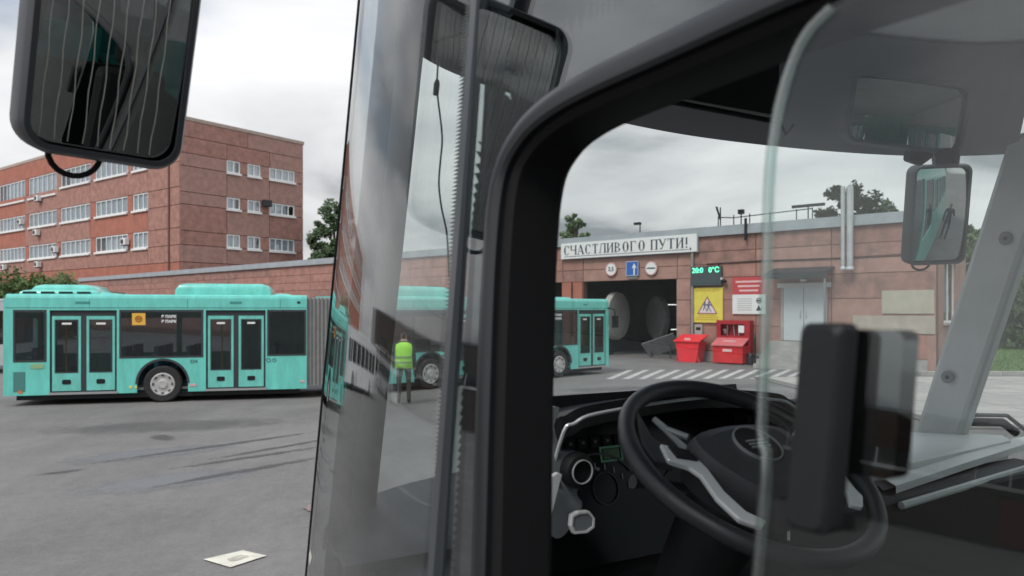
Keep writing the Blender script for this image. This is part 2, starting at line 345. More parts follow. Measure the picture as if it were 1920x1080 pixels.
# ================================================================ DEPOT (low brick-panel building)
fd = Frame(16.24, 28.6, R(137.5))             # local x runs left along the front, y points to the yard, z up
depot = empty('depot_building', fd.o, fd.a, 'long low brick-red panel depot with dark gate openings', 'building')
def dp(x, y): return fd.at(x, y)
HD = 6.05
GATES = [(11.17, 16.84), (18.25, 23.9)]; GZ = 3.93
b = B()                                       # core wall behind the panels with the gate openings
b.plate(rect(0, 95, 0, HD), [rect(g0, g1, 0.004, GZ) for g0, g1 in GATES], -0.3, lambda a, c, d: (a, d-0.05, c))
b.build('wall_core', JOINT, depot)
rows = [0.0, 0.5, 1.7, 2.9, GZ, 4.55, 5.15, HD]
cols = [0, 3.9, 7.2, 10.4, 11.17, 16.84, 18.25, 23.9, 25.2]
while cols[-1] < 94: cols.append(cols[-1]+6)
for i in range(len(cols)-1):
    for j in range(len(rows)-1):
        x0, x1, z0, z1 = cols[i], cols[i+1], rows[j], rows[j+1]
        if (x0, x1) in GATES and z1 <= GZ+0.01: continue
        m = random.choice([PINK, PINK, PINKD, PINK2 if x0 < 12 else PINK]); d = random.uniform(-0.012, 0.012)
        if i in (3, 5) and z1 <= GZ+.01: d += 0.10; m = PINK2 if i == 3 else PINK3
        if j == 0: m = CONC if i < 3 else JOINT
        n = 2 if (x1-x0 > 4 and j in (4, 6) and random.random() < .5) else 1
        for q in range(n):
            a0 = x0+(x1-x0)*q/n; a1 = x0+(x1-x0)*(q+1)/n
            B().box(a0+.018, a1-.018, -.05, 0.0+d, z0+.014, z1-.014).build('wall_panel', m, depot)
b = B().box(-.25, 95, -.5, 0.16, HD, HD+.06).box(-.25, 95, 0.10, 0.16, HD-.18, HD).box(-.25, 95, -.5, .10, HD+.06, HD+.26)
b.build('roof_flashing', ZINC, depot)
B().box(.3, 9, -5, -.5, HD-.2, HD+.1).box(9, 95, -18, -.5, HD-.2, HD+.1).build('roof', mat('bitumen_roof', (0.1, 0.1, 0.1), .9, var=.2), depot)
# side wall turning away on the right, with windows
b = B().plate(rect(-5, 0, 0, HD), [rect(-3.2, -1.2, 1.9, 4.4)], .3, lambda a, c, d: (d+.0, a, c))
b.build('side_wall', PINK2, depot)
for y0 in (-3.2,):
    wn = B().box(.12, .15, y0, y0+2, 1.9, 4.4).build('window', glass('window_glass_dark', (.12, .13, .14), .12), depot)
    B().box(.08, .19, y0, y0+.1, 1.9, 4.4).box(.08, .19, y0+1.9, y0+2, 1.9, 4.4).box(.08, .19, y0+.1, y0+1.9, 1.9, 2.0).box(.08, .19, y0+.1, y0+1.9, 4.3, 4.4).box(.08, .19, y0+.95, y0+1.05, 2, 4.3).build('window_frame', WPVC, wn)
    B().box(-.12, .05, y0-.1, y0+2.1, 1.82, 1.89).build('window_sill', CONC, wn)
B().box(.31, 9, -5.0, -4.8, 0, HD-.2).box(9, 9.3, -18, -4.8, 0, HD-.2).build('back_wall', PINK, depot)
# the hall behind the gates
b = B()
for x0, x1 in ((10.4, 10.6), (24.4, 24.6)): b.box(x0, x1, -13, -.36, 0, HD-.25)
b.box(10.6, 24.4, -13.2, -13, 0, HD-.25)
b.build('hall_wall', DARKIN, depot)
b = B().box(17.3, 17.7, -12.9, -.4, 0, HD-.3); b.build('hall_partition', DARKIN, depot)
# wash drums and tilted panel standing in the hall
BRUSH = mat('grey_brush_disc', (0.40, 0.39, 0.36), .85, var=.15, scale=4, bump=.3, bscale=20)
BRUSHD = mat('dark_brush_disc', (0.17, 0.17, 0.17), .85, var=.2, scale=4, bump=.3, bscale=20)
def drum(px, py, dep, rad, m, label, turn):
    t, z = fd.at(px, py, 'y', dep); rt = empty('wash_drum', fd.loc(t, dep, 0), fd.a+R(turn), label, 'machine', 'wash drums in the gate')
    M = Matrix.Translation((0, 0, z)) @ Matrix.Rotation(R(90), 4, 'X')
    B().lathe([(.05, -.12), (rad*.55, -.2), (rad*.96, -.16), (rad, -.05), (rad, .14), (rad*.93, .2), (rad*.9, .14), (.1, .1)], M, 32).build('disc', m, rt, smooth=True)
    B().lathe([(.12, .1), (.12, .5), (.07, .52)], M, 12).build('hub', STEEL, rt)
    B().box(-.1, .1, -.75, -.45, 0, z+.15).box(-.35, .35, -.85, -.35, 0, .1).build('stand', DARKIN, rt); return rt
drum(1156, 592, -1.2, 1.28, BRUSH, 'pale grey round wash drum just inside the depot gate', 96)
drum(1233, 596, -3.4, 1.2, BRUSHD, 'darker round wash drum deeper in the gate hall', -33)
t0, z0 = fd.at(1240, 647, 'y', -.6)
tp = empty('tilted_board', fd.loc(t0, -.6, 0), fd.a, 'dark grey board propped at a slant in the gate', 'board')
M = Matrix.Translation((0, 0, z0)) @ Matrix.Rotation(R(18), 4, 'Y') @ Matrix.Rotation(R(-35), 4, 'X')
B().box(-.95, .95, -.04, .04, -.42, .42, M=M).build('board', mat('board_grey', (.16, .17, .17), .7, var=.2), tp)
B().tube([(-.5, -.05, 0), (-.5, -.05, z0+.1)], .04).tube([(.6, -.05, 0), (.6, -.05, z0-.2)], .04).build('prop', DARKIN, tp)
for q, (px, py) in enumerate(((1229, 571), (1231, 619))):
    t, z = fd.at(px, py, 'y', -6); o = B().lathe([(.05, 0), (.1, .05), (.1, .12), (.02, .16)], Matrix.Translation((0, 0, z)) @ Matrix.Rotation(R(-90), 4, 'X'), 12).box(-.02, .02, -7, 0, z-.02, z+.02).build('wall_lamp', mat('lamp_lit', (.9, .9, .85), .4, emit=(1, 1, .95), estr=1.2)); o.location = fd.loc(t, -6, 0); o.rotation_euler = (0, 0, fd.a)
    tag(o, ('upper' if q == 0 else 'lower')+' small white lamp glowing in the dark gate hall', 'lamp', 'hall lamps')
TLAMP = mat('amber_kerb', (.45, .22, .06), .6)
# ---- signs and things on the depot front
def on_front(x, z, d=0.06):                   # matrix for flat work on the front: local x to the reader's right
    return Matrix.Translation((x, d, z)) @ Matrix.Rotation(R(180), 4, 'Z') @ Matrix.Rotation(R(90), 4, 'X')
def sign_root(name, x, label, cat, group=None): return empty(name, fd.loc(x, 0, 0), fd.a, label, cat, group)
SIGNW = mat('sign_white', (.74, .75, .73), .5, var=.04, scale=2); INK = mat('sign_ink', (.05, .06, .08), .6); SRED = mat('sign_red', (.6, .05, .06), .5); SBLUE = mat('sign_blue', (.03, .12, .42), .45); SYEL = mat('sign_yellow', (.72, .62, .10), .5, var=.08, scale=2)
bx0, bz1 = dp(1311, 434); bx1, _ = dp(1057, 455); bz1 = 6.02; bz0 = 5.18; bc = (bx0+bx1)/2; bw = bx1-bx0
ban = sign_root('banner_sign', bc, 'long white banner with serif Cyrillic lettering above the gates', 'sign')
B().box(-bw/2, bw/2, .19, .24, bz0, bz1).build('board', SIGNW, ban)
B().box(-bw/2-.03, bw/2+.03, .02, .19, bz0-.03, bz1+.02).build('frame', ZINC, ban)
LET = {  # serif capitals as strokes: quads in a unit-high box
 'Ч': [(.05,1,.05,.55,.14),(.05,.5,.55,.5,.08),(.6,1,.6,0,.16)], 'А': [(.02,0,.32,1,.07),(.32,1,.66,0,.17),(.14,.34,.5,.34,.06)],
 'Т': [(.02,.97,.68,.97,.07),(.35,1,.35,0,.17),(.05,.97,.05,.78,.05),(.65,.97,.65,.78,.05)], 'Л': [(.05,0,.2,.95,.08),(.2,.97,.62,.97,.07),(.62,1,.62,0,.16)],
 'И': [(.1,1,.1,0,.16),(.6,1,.6,0,.16),(.1,.08,.6,.92,.07)], 'В': [(.1,1,.1,0,.16)], 'Г': [(.12,1,.12,0,.16),(.1,.97,.6,.97,.07),(.58,1,.58,.74,.06)],
 'П': [(.1,1,.1,0,.16),(.6,1,.6,0,.16),(.1,.97,.6,.97,.07)], 'У': [(.05,1,.36,.38,.16),(.66,1,.3,.1,.07),(.3,.08,.12,.06,.12)], '!': [(.15,1,.15,.3,.15),(.15,.14,.15,0,.16)], 'С': [], 'О': []}
SERIF = {'Ч': [(.05,1),(.6,1),(.6,0)], 'А': [(.03,0),(.66,0)], 'Т': [(.35,0)], 'Л': [(.05,0),(.62,0)], 'И': [(.1,1),(.1,0),(.6,1),(.6,0)], 'В': [(.1,1),(.1,0)], 'Г': [(.12,1),(.12,0)], 'П': [(.1,1),(.1,0),(.6,1),(.6,0)], 'У': [(.05,1),(.66,1)]}
def serif_text(txt, h, width):
    bb = B(); adv = .86; tot = sum(.45 if c in ' !' else adv for c in txt); sxx = width/(tot*h); x = 0
    def q(pts): bb.plate([(p[0]*h*sxx, p[1]*h) for p in pts], (), .006, lambda a, c, d: (a, c, d))
    for c in txt:
        if c == ' ': x += .45; continue
        for (x0, y0, x1, y1, wd) in LET[c]:
            dx, dy = x1-x0, y1-y0; l = math.hypot(dx, dy); px, py = -dy/l*wd/2, dx/l*wd/2
            q([(x+x0+px, y0+py), (x+x0-px, y0-py), (x+x1-px, y1-py), (x+x1+px, y1+py)])
        for (a, yy) in SERIF.get(c, ()): y0 = 0 if yy == 0 else .95; q([(x+a-.15, y0), (x+a+.15, y0), (x+a+.15, y0+.05), (x+a-.15, y0+.05)])
        if c in 'СО':
            a0, a1, n = (R(40), R(320), 18) if c == 'С' else (0, 2*math.pi, 24)
            for k in range(n):
                u0, u1 = a0+(a1-a0)*k/n, a0+(a1-a0)*(k+1)/n
                f = lambda u, r: (x+.36+(.34-r*abs(math.cos(u))*.16-r*.04)*math.cos(u), .5+(.52-r*.06)*math.sin(u))
                q([f(u0, 0), f(u1, 0), f(u1, 1), f(u0, 1)])
            if c == 'С': q([(x+.60, .98), (x+.66, .98), (x+.66, .68), (x+.62, .68)])
        if c == 'В':
            for cyv, ry, rx in ((.74, .24, .40), (.26, .26, .46)):
                for k in range(10):
                    u0, u1 = -math.pi/2+math.pi*k/10, -math.pi/2+math.pi*(k+1)/10
                    f = lambda u, r: (x+.16+(rx-r*.16*abs(math.cos(u)))*max(0, math.cos(u)), cyv+(ry-r*.05)*math.sin(u))
                    q([f(u0, 0), f(u1, 0), f(u1, 1), f(u0, 1)])
        x += .45 if c == '!' else adv
    return bb, tot*h*sxx
bb, tw = serif_text('СЧАСТЛИВОГО ПУТИ!', .5, bw*.93)
MM = Matrix.Translation((bw*.475, .241, bz0+.2)) @ Matrix.Rotation(R(180), 4, 'Z') @ Matrix.Rotation(R(90), 4, 'X')
bb.v = [tuple(MM @ Vector(v)) for v in bb.v]; bb.build('lettering', INK, ban)
B().box(-bw*.45, bw*.47, .241, .244, bz0+.1, bz0+.13).box(-bw*.465, -bw*.455, .241, .244, bz0+.08, bz0+.2).build('underline', INK, ban)
def round_sign(px, py, label, kind):
    x, z = dp(px, py); r_ = sign_root('round_sign', x, label, 'sign', 'round signs over the gate'); M = on_front(0, z, .10)
    B().lathe([(.35, 0), (.35, .02)], M, 28).build('disc', SIGNW, r_)
    bq = B(); bq.plate(circ(0, 0, .348, 28), [circ(0, 0, .30, 28)], .006, lambda a, c, d: M @ Vector((a, c, .021+d))); bq.build('red_ring', mat('faded_sign_red', (.6, .3, .3), .5), r_)
    B().box(-.03, .03, 0, .10, z-.3, z+.3).build('bracket', STEEL, r_)
    if kind == 't': lettering('3,5', .30, INK, r_, Matrix.Translation((0, .123, z)) @ Matrix.Rotation(R(180), 4, 'Z') @ Matrix.Rotation(R(90), 4, 'X'), .008)
    else:
        B().box(-.2, .2, .121, .126, z-.035, z+.035).box(-.26, -.2, .121, .126, z-.02, z+.02).box(.2, .26, .121, .126, z-.02, z+.02).build('pictogram', INK, r_)
round_sign(1148, 505, 'white round sign with figures left of the blue sign', 't')
round_sign(1223, 503, 'white round sign with dark bar right of the blue sign', 'b')
x, z = dp(1187.5, 503.5); r_ = sign_root('blue_sign', x, 'square blue sign with white arrow above the gate', 'sign')
B().box(-.37, .37, .08, .11, z-.37, z+.37).build('board', SBLUE, r_)
B().plate(rect(-.37, .37, z-.37, z+.37), [rect(-.335, .335, z-.335, z+.335)], .005, lambda a, c, d: (a, .111+d, c)).build('border', mat('sign_border', (.45, .5, .6), .5), r_)
B().box(-.16, -.08, .111, .116, z-.33, z+.05).build('arrow_shaft', SIGNW, r_)
B().plate([(-.12, z+.26), (-.26, z+.02), (.02, z+.02)], (), .005, lambda a, c, d: (a, .111+d, c)).build('arrow_head', SIGNW, r_)
B().box(-.3, .3, .04, .07, z-.52, z-.38).build('name_plate', mat('plate_grey', (.2, .2, .19), .6), r_)
# LED clock
x, z = dp(1327, 517.5); r_ = sign_root('led_display', x, 'dark display board with glowing green digits beside the gate', 'display')
B().box(-.78, .78, .05, .2, z-.45, z+.45).build('case', mat('display_case', (.06, .08, .085), .4, var=.1), r_)
GLED = mat('green_led', (.1, .6, .35), .4, emit=(.12, 1, .5), estr=2.2)
MT = lambda a, zz: Matrix.Translation((a, .203, zz)) @ Matrix.Rotation(R(180), 4, 'Z') @ Matrix.Rotation(R(90), 4, 'X')
lettering('20:0', .34, GLED, r_, MT(.42, z+.26), .0, name='digits'); lettering('0°С', .34, GLED, r_, MT(-.42, z+.26), .0, name='digits')
B().box(-.86, -.80, .1, .3, z-.2, z-.1).build('sensor', WHITE, r_); B().lathe([(.02, 0), (.07, .03), (.07, .2), (.02, .22)], Matrix.Translation((-.98, .15, z-.32)) @ Matrix.Rotation(R(-60), 4, 'X'), 10).build('security_camera', BLACKP, r_)
B().box(-1.0, -.78, .06, .12, z-.34, z-.30).build('arm', BLACKP, r_)
# yellow warning board
x, z = dp(1327.5, 572); r_ = sign_root('warning_board', x, 'square yellow board with triangular children warning', 'sign')
B().box(-.78, .78, .03, .07, z-.82, z+.82).build('board', SYEL, r_)
f_ = lambda a, c, d: (a, .071+d, c)
B().plate([(0, z+.42), (-.52, z-.42), (.52, z-.42)], [[(0, z+.32), (-.44, z-.37), (.44, z-.37)]], .006, f_).build('triangle_border', mat('triangle_red', (.28, .10, .10), .5), r_)
B().plate([(0, z+.319), (-.439, z-.369), (.439, z-.369)], (), .003, f_).build('triangle', mat('triangle_white', (.72, .62, .62), .5), r_)
b = B()
for ox, s_ in ((-.08, 1), (.12, .85)):
    b.plate(circ(ox, z+.12*s_, .05, 10), (), .004, lambda a, c, d: (a, .0745+d, c))
    for q in ([(-.05, .06), (.05, .06), (.06, -.1), (-.04, -.1)], [(.04, -.1), (.0, -.1), (-.14, -.3), (-.09, -.31)], [(.06, -.1), (0, -.1), (.08, -.31), (.13, -.3)], [(-.05, .05), (-.03, .0), (-.16, -.06), (-.17, -.02)], [(.05, .05), (.04, 0), (.16, -.02), (.16, .03)]):
        b.plate([(ox+a*s_, z+c*s_) for a, c in q], (), .004, lambda a, c, d: (a, .0745+d, c))
b.build('pictogram', mat('pictogram_blue', (.12, .13, .2), .6), r_)
ORNG = mat('sign_orange_print', (.55, .36, .05), .6)
lettering('ВНИМАНИЕ ДЕТИ', .14, ORNG, r_, Matrix.Translation((0, .072, z+.68)) @ Matrix.Rotation(R(180), 4, 'Z') @ Matrix.Rotation(R(90), 4, 'X'), .003)
b = B()
for k, wd in enumerate((.45, .55, .6)): b.box(-wd, wd, .071, .074, z-.50-k*.1, z-.46-k*.1)
b.build('print_line', ORNG, r_)
# red and white notice
x, z = dp(1405, 555.5); r_ = sign_root('notice_board', x, 'notice board with red head and white lower half', 'sign')
zt = z+.87; zb_ = z-.80
B().box(-.78, .78, .03, .07, z+.08, zt).build('red_head', mat('notice_red', (.52, .07, .08), .5, var=.08), r_); B().box(-.78, .78, .03, .07, zb_, z+.079).build('white_field', SIGNW, r_)
LPINK = mat('notice_print_pale', (.75, .5, .5), .6); LGR = mat('notice_print_grey', (.45, .46, .46), .6)
b = B()
for k, wd in enumerate((.62, .52, .45)): b.box(-wd-.0, wd, .071, .074, z+.62-k*.2, z+.70-k*.2)
b.build('head_print', LPINK, r_); b = B()
for k in range(6): b.box(-.15, .55, .071, .074, z-.14-k*.1, z-.10-k*.1)
b.build('text_print', LGR, r_); b = B(); b.plate(circ(-.48, z-.2, .13, 16), [circ(-.48, z-.2, .09, 16)], .003, f_); b.plate([(-.48, z-.4), (-.62, z-.65), (-.34, z-.65)], (), .003, f_); b.box(-.55, -.41, .0745, .077, z-.24, z-.16); b.build('symbol_print', INK, r_)
# small grey box on the wall
x, z = dp(1312, 622); o = B().box(-.2, .2, .0, .12, z-.35, z+.35).box(-.12, .12, .12, .125, z+.08, z+.22, 1).box(-.1, .1, .12, .125, z-.2, z-.12, 1).build('meter_box', [mat('meter_grey', (.4, .37, .34), .6, var=.1), BLACKP], None, bevel=.01); o.location = fd.loc(x, 0.02, 0); o.rotation_euler = (0, 0, fd.a); tag(o, 'small grey meter box on wall under the yellow board', 'box')
# red sand bin
x, _ = dp(1310, 640); r_ = empty('sand_bin', fd.loc(x, .75, 0), fd.a, 'bright red sand bin with sloping lid below the yellow board', 'bin')
SAND = mat('bright_red_paint', (.78, .035, .045), .4, var=.15, scale=3)
pts = [(-.45, 0), (.45, 0), (.62, .95), (-.62, .95)]
B().plate(pts, (), .7, lambda a, c, d: (a, d-.35, c)).build('body', SAND, r_, bevel=.02)
B().add([(-.68, .42, .93), (.68, .42, .93), (.68, -.42, 1.22), (-.68, -.42, 1.22), (-.68, .42, .99), (.68, .42, .99), (.68, -.42, 1.28), (-.68, -.42, 1.28)], [(0,1,2,3),(7,6,5,4),(0,4,5,1),(1,5,6,2),(2,6,7,3),(3,7,4,0)]).build('lid', SAND, r_, bevel=.015)
B().box(-.42, .42, .352, .37, .62, .68).build('rib', SAND, r_); B().box(-.15, .15, .33, .34, 1.03, 1.12, M=Matrix.Translation((0, -.02, 0))).build('sticker', LPINK, r_)
B().tube([(-.6, .3, 0), (-.5, .3, .3)], .03).tube([(.6, .3, 0), (.5, .3, .3)], .03).build('foot', SRED, r_)
# fire point: open shield above a red sand box
x, _ = dp(1383, 640); r_ = empty('fire_point', fd.loc(x, .6, 0), fd.a, 'dark red fire point with open tool shield over a sand box', 'fire point')
DRED = mat('dark_red_paint', (.38, .02, .03), .45, var=.2, scale=3)
B().box(-.72, .72, -.3, .42, .05, .82).build('sand_box', RED, r_, bevel=.02)
B().add([(-.76, .48, .80), (.76, .48, .80), (.76, -.22, 1.15), (-.76, -.22, 1.15), (-.76, .48, .86), (.76, .48, .86), (.76, -.22, 1.21), (-.76, -.22, 1.21)], [(0,1,2,3),(7,6,5,4),(0,4,5,1),(1,5,6,2),(2,6,7,3),(3,7,4,0)]).build('lid', mat('faded_red_paint', (.62, .16, .17), .45, var=.15), r_, bevel=.015)
b = B().plate(rect(-.8, .8, .05, 1.95), [rect(-.55, .6, 1.26, 1.78)], .06, lambda a, c, d: (a, -.12-d, c)); b.box(-.8, .8, -.5, -.45, .05, 1.95).box(-.8, -.74, -.45, -.18, .05, 1.95).box(.74, .8, -.45, -.18, .05, 1.95).box(-.74, .74, -.45, -.18, 1.9, 1.95)
b.build('shield', DRED, r_)
B().box(-.55, -.28, -.10, -.09, 1.4, 1.72).build('paper', SIGNW, r_); b = B().box(-.22, .22, .425, .435, .56, .68); b.build('sticker', LPINK, r_); B().box(-.3, .3, .22, .235, 1.0, 1.06).build('lid_sticker', LPINK, r_)
B().tube([(.35, -.3, 1.2), (.35, -.3, 1.75)], .02).tube([(.0, -.3, 1.2), (.05, -.3, 1.75)], .02).tube([(-.2, -.3, 1.25), (-.2, -.3, 1.75)], .02).lathe([(.03, 0), (.13, .25), (.1, .26)], Matrix.Translation((.45, -.3, 1.3)), 10).build('tools', STEEL, r_)
# bicycle-like rack leaning at the fire point's right
x, _ = dp(1425, 650); o = B().tube([(0, 0, 0), (0, 0, 1.2), (.1, -.1, 1.4)], .04).tube([(-.3, .1, .35), (.3, .1, .35)], .03).tube([(-.3, .1, 0), (-.3, .1, .5)], .03).tube([(.3, .1, 0), (.3, .1, .5)], .03).lathe([(.04, 0), (.12, .02), (.14, .4), (.08, .5), (.03, .56)], Matrix.Translation((.1, .25, 0)), 12).build('hand_cart', DARKP); o.location = fd.loc(x, .5, 0); o.rotation_euler = (0, 0, fd.a); tag(o, 'dark hand cart with a canister right of the fire point', 'cart')
# door, canopy and steps
x0, zt = dp(1548, 533); x1, _ = dp(1470, 533); xc = (x0+x1)/2; wd = x1-x0; zs = 1.1
r_ = empty('entrance_door', fd.loc(xc, 0, 0), fd.a, 'pale grey double door under a small canopy', 'door')
for s in (-1, 1):
    lf = B().box(min(0, s*wd/2)+.01, max(0, s*wd/2)-.01, .03, .09, zs, zt-.12).build('door_leaf', mat('pale_grey_door', (.52, .55, .57), .5, var=.06), r_, bevel=.01); B().tube([(s*.12, .10, zs+1.0), (s*.12, .16, zs+1.0), (s*.12, .16, zs+1.25), (s*.12, .10, zs+1.25)], .015).build('handle', STEEL, lf)
B().box(-wd/2-.25, wd/2+.25, .03, .13, zt-.12, zt+.08).build('head_frame', mat('door_frame_pale', (.55, .55, .53), .6), r_); B().box(-wd/2-.1, -wd/2, .03, .1, zs, zt-.12).box(wd/2, wd/2+.1, .03, .1, zs, zt-.12).build('jamb', CONC, r_)
cx0, cz = dp(1566, 508); cx1, _ = dp(1452, 520); cz = 4.05
r_ = empty('door_canopy', fd.loc((cx0+cx1)/2, 0, 0), fd.a, 'dark metal canopy over the entrance door', 'canopy'); cw = (cx1-cx0)/2
B().add([(-cw, .05, cz+.15), (cw, .05, cz+.15), (cw, 1.1, cz-.12), (-cw, 1.1, cz-.12), (-cw, .05, cz+.2), (cw, .05, cz+.2), (cw, 1.1, cz-.06), (-cw, 1.1, cz-.06)], [(0,1,2,3),(7,6,5,4),(0,4,5,1),(1,5,6,2),(2,6,7,3),(3,7,4,0)]).build('roof_sheet', DARKP, r_); B().box(-cw, cw, 1.1, 1.13, cz-.32, cz-.04).build('fascia', DARKP, r_); B().tube([(-cw+.05, 1.05, .0), (-cw+.05, 1.05, cz-.1)], .05).build('post', mat('post_grey', (.2, .22, .22), .5), r_)
st = empty('entrance_steps', fd.loc(xc, 0, 0), fd.a, 'concrete steps below the entrance door', 'steps')
for k in range(6): B().box(-wd/2-.5, wd/2+.4, .04, .7+.3*(5-k), k*.18, (k+1)*.18-.004).build('step', CONC, st)
# twin flue pipes
for i, (px, lab) in enumerate(((1587, 'left of two steel flue pipes on the depot wall'), (1600, 'right of two steel flue pipes on the depot wall'))):
    x, z1 = dp(px, 352); _, z0 = dp(px, 505); r_ = empty('flue_pipe', fd.loc(x, 0, 0), fd.a, lab, 'pipe', 'flue pipes'); rr = .09 if i == 0 else .13
    B().tube([(0, .4, z0+.05), (0, .4, z1)], rr, 14).build('pipe', mat('flue_steel', (.62, .63, .63), .35, .7, var=.15, scale=2), r_, smooth=True)
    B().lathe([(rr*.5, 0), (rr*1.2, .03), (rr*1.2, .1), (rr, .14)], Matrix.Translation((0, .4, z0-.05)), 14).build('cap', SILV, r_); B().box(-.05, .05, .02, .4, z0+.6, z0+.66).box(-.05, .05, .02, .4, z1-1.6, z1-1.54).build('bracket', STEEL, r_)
# pale plaster patches
BEIGE = mat('beige_plaster', (.44, .41, .33), .9, var=.12, scale=2); BEIGE2 = mat('beige_plinth', (.42, .37, .31), .9, var=.2, scale=1.5)
(x0, z1), (x1, z0) = dp(1752, 549), dp(1654, 597); B().box(.05, x1, .004, .04, 2.28, 3.2).build('plaster_patch', BEIGE, depot); B().box(.02, dp(1600, 600)[0], .004, .05, 1.5, 2.2).build('plinth_band', BEIGE2, depot)
# drainpipe, cable runs and a lamp over the door
B().tube([(10.3, .12, .1), (10.3, .12, HD-.2)], .07, 10).build('drainpipe', mat('drain_grey', (.28, .27, .26), .5, var=.2), depot, smooth=True)
B().tube([(0.5, .04, 4.62), (3.5, .05, 4.58), (7.0, .04, 4.62), (9.6, .05, 4.58)], .02, 6).tube([(9.0, .04, 4.6), (9.0, .05, 3.9)], .018, 6).tube([(17.5, .16, GZ), (17.5, .16, 1.0)], .03, 6).build('cable_run', BLACKP, depot)
B().box(xc-.12, xc+.12, .03, .2, zt+.14, zt+.24).build('door_lamp', WHITE, depot, bevel=.02)
# roof rails, lamps and aerials
b = B(); xs = [dp(px, 430)[0] for px in (1343, 1372, 1402, 1440, 1490, 1520)]
for i, xx in enumerate(xs): b.tube([(xx, -.2, HD+.26), (xx, -.2, HD+.75)], .025, 6)
b.tube([(xs[0], -.2, HD+.7), (xs[1], -.2, HD+.62), (xs[-1], -.2, HD+.72)], .025, 6)
xx = dp(1402, 430)[0]; b.box(xx-.05, xx+.05, .17, .25, HD-.5, HD+.5)
o = b.build('roof_rail', BLACKP); o.location = fd.o; o.rotation_euler = (0, 0, fd.a); tag(o, 'thin black rail along the depot roof edge', 'rail')
for i, (px, hh, lab) in enumerate(((1347, .9, 'black bent aerial on the depot roof edge'), (1386, .7, 'small black roof aerial with a box head'), (1196, .55, 'small floodlight on a post above the banner'), (1512, .6, 'low dark bar on posts on the depot roof'))):
    xx = dp(px, 430)[0]; b = B().tube([(0, -.2, HD+.2), (0, -.2, HD+.26+hh)], .03, 6)
    if i == 0: b.tube([(0, -.2, HD+.6), (.2, -.2, HD+1.2)], .05, 6)
    elif i == 1: b.box(-.12, .12, -.3, -.1, HD+.26+hh-.2, HD+.26+hh)
    elif i == 2: b.box(-.02, .32, -.3, -.1, HD+.26+hh-.12, HD+.26+hh)
    else: b.box(-.7, .7, -.25, -.15, HD+.26+hh-.06, HD+.26+hh+.06)
    o = b.build('roof_aerial', BLACKP); o.location = fd.loc(xx, 0, 0); o.rotation_euler = (0, 0, fd.a); tag(o, lab, 'aerial')

# ================================================================ OFFICE BLOCK (tall, brick-red panels)
ft = Frame((338-960)/FPX*84, 84, R(53))       # local x runs away along the right front, y along the left front
office = empty('office_building', ft.o, ft.a, 'four-storey brick-red panel office block with white windows', 'building')
HO = CZ+(HOR-216)/FPX*84
xr = ft.at(568, 300)[0]
def zat(y, x, pl): return ft.at(x, y, pl)[1]
colsR = [(ft.at(a, 400)[0], ft.at(c, 400)[0]) for a, c in ((425, 450), (464, 488), (505, 552))]
rowsR = [(zat(d, 437, 'y'), zat(c, 437, 'y')) for c, d in ((302, 325), (371, 393), (440, 465))]
colsL = [(ft.at(c, 400, 'x')[0], ft.at(a, 400, 'x')[0]) for a, c in ((0, 48), (55, 107), (115, 170), (180, 240), (250, 278))]
wl, gp = colsL[3][1]-colsL[3][0], colsL[2][0]-colsL[3][1]
y_ = max(c[1] for c in colsL)
LL = [(a, c) for a, c in colsL]
for k in range(6): LL.append((y_+gp+k*(wl+gp), y_+(k+1)*(wl+gp)))
LL.sort(); yl = LL[-1][1]+4
rowsL = [(zat(d, 210, 'x'), zat(c, 210, 'x')) for c, d in ((295, 331), (373, 403), (442, 471))]
WGL = mat('bright_window_blind', (.72, .74, .74), .5, var=.08, scale=.8); WGD = glass('office_window_glass', (.85, .88, .9), .12)
def facade(root, fn, length, top, wins, rws, mats_, gap=3, base=0.0, band=2.0):
    """panels between and around the window rows; fn(a, out, z)"""
    levels = [base]
    for z0, z1 in sorted(rws): levels += [z0, z1]
    levels.append(top)
    def panel(a0, a1, z0, z1):
        if a1-a0 < .1 or z1-z0 < .1: return
        d = random.uniform(0, .03); m = random.choice(mats_); g = .035
        vs = [fn(a, o_, z) for o_ in (-.1, .05+d) for a, z in ((a0+g, z0+g), (a1-g, z0+g), (a1-g, z1-g), (a0+g, z1-g))]
        B().add(vs, [(0,1,2,3),(7,6,5,4),(0,4,5,1),(1,5,6,2),(2,6,7,3),(3,7,4,0)]).build('wall_panel', m, root)
    for k in range(len(levels)-1):
        z0, z1 = levels[k], levels[k+1]
        if k % 2:
            e = 0
            for a0, a1 in wins+[(length, length)]: panel(e, a0, z0, z1); e = a1
        else:
            nb = max(1, round((z1-z0)/band))
            for q in range(nb):
                e = 0; js = [w_[0]-.0 for w_ in wins[(q % 2)::2] if w_[0] > 2.5]+[length]
                for j in js: panel(e, j, z0+(z1-z0)*q/nb, z0+(z1-z0)*(q+1)/nb); e = j
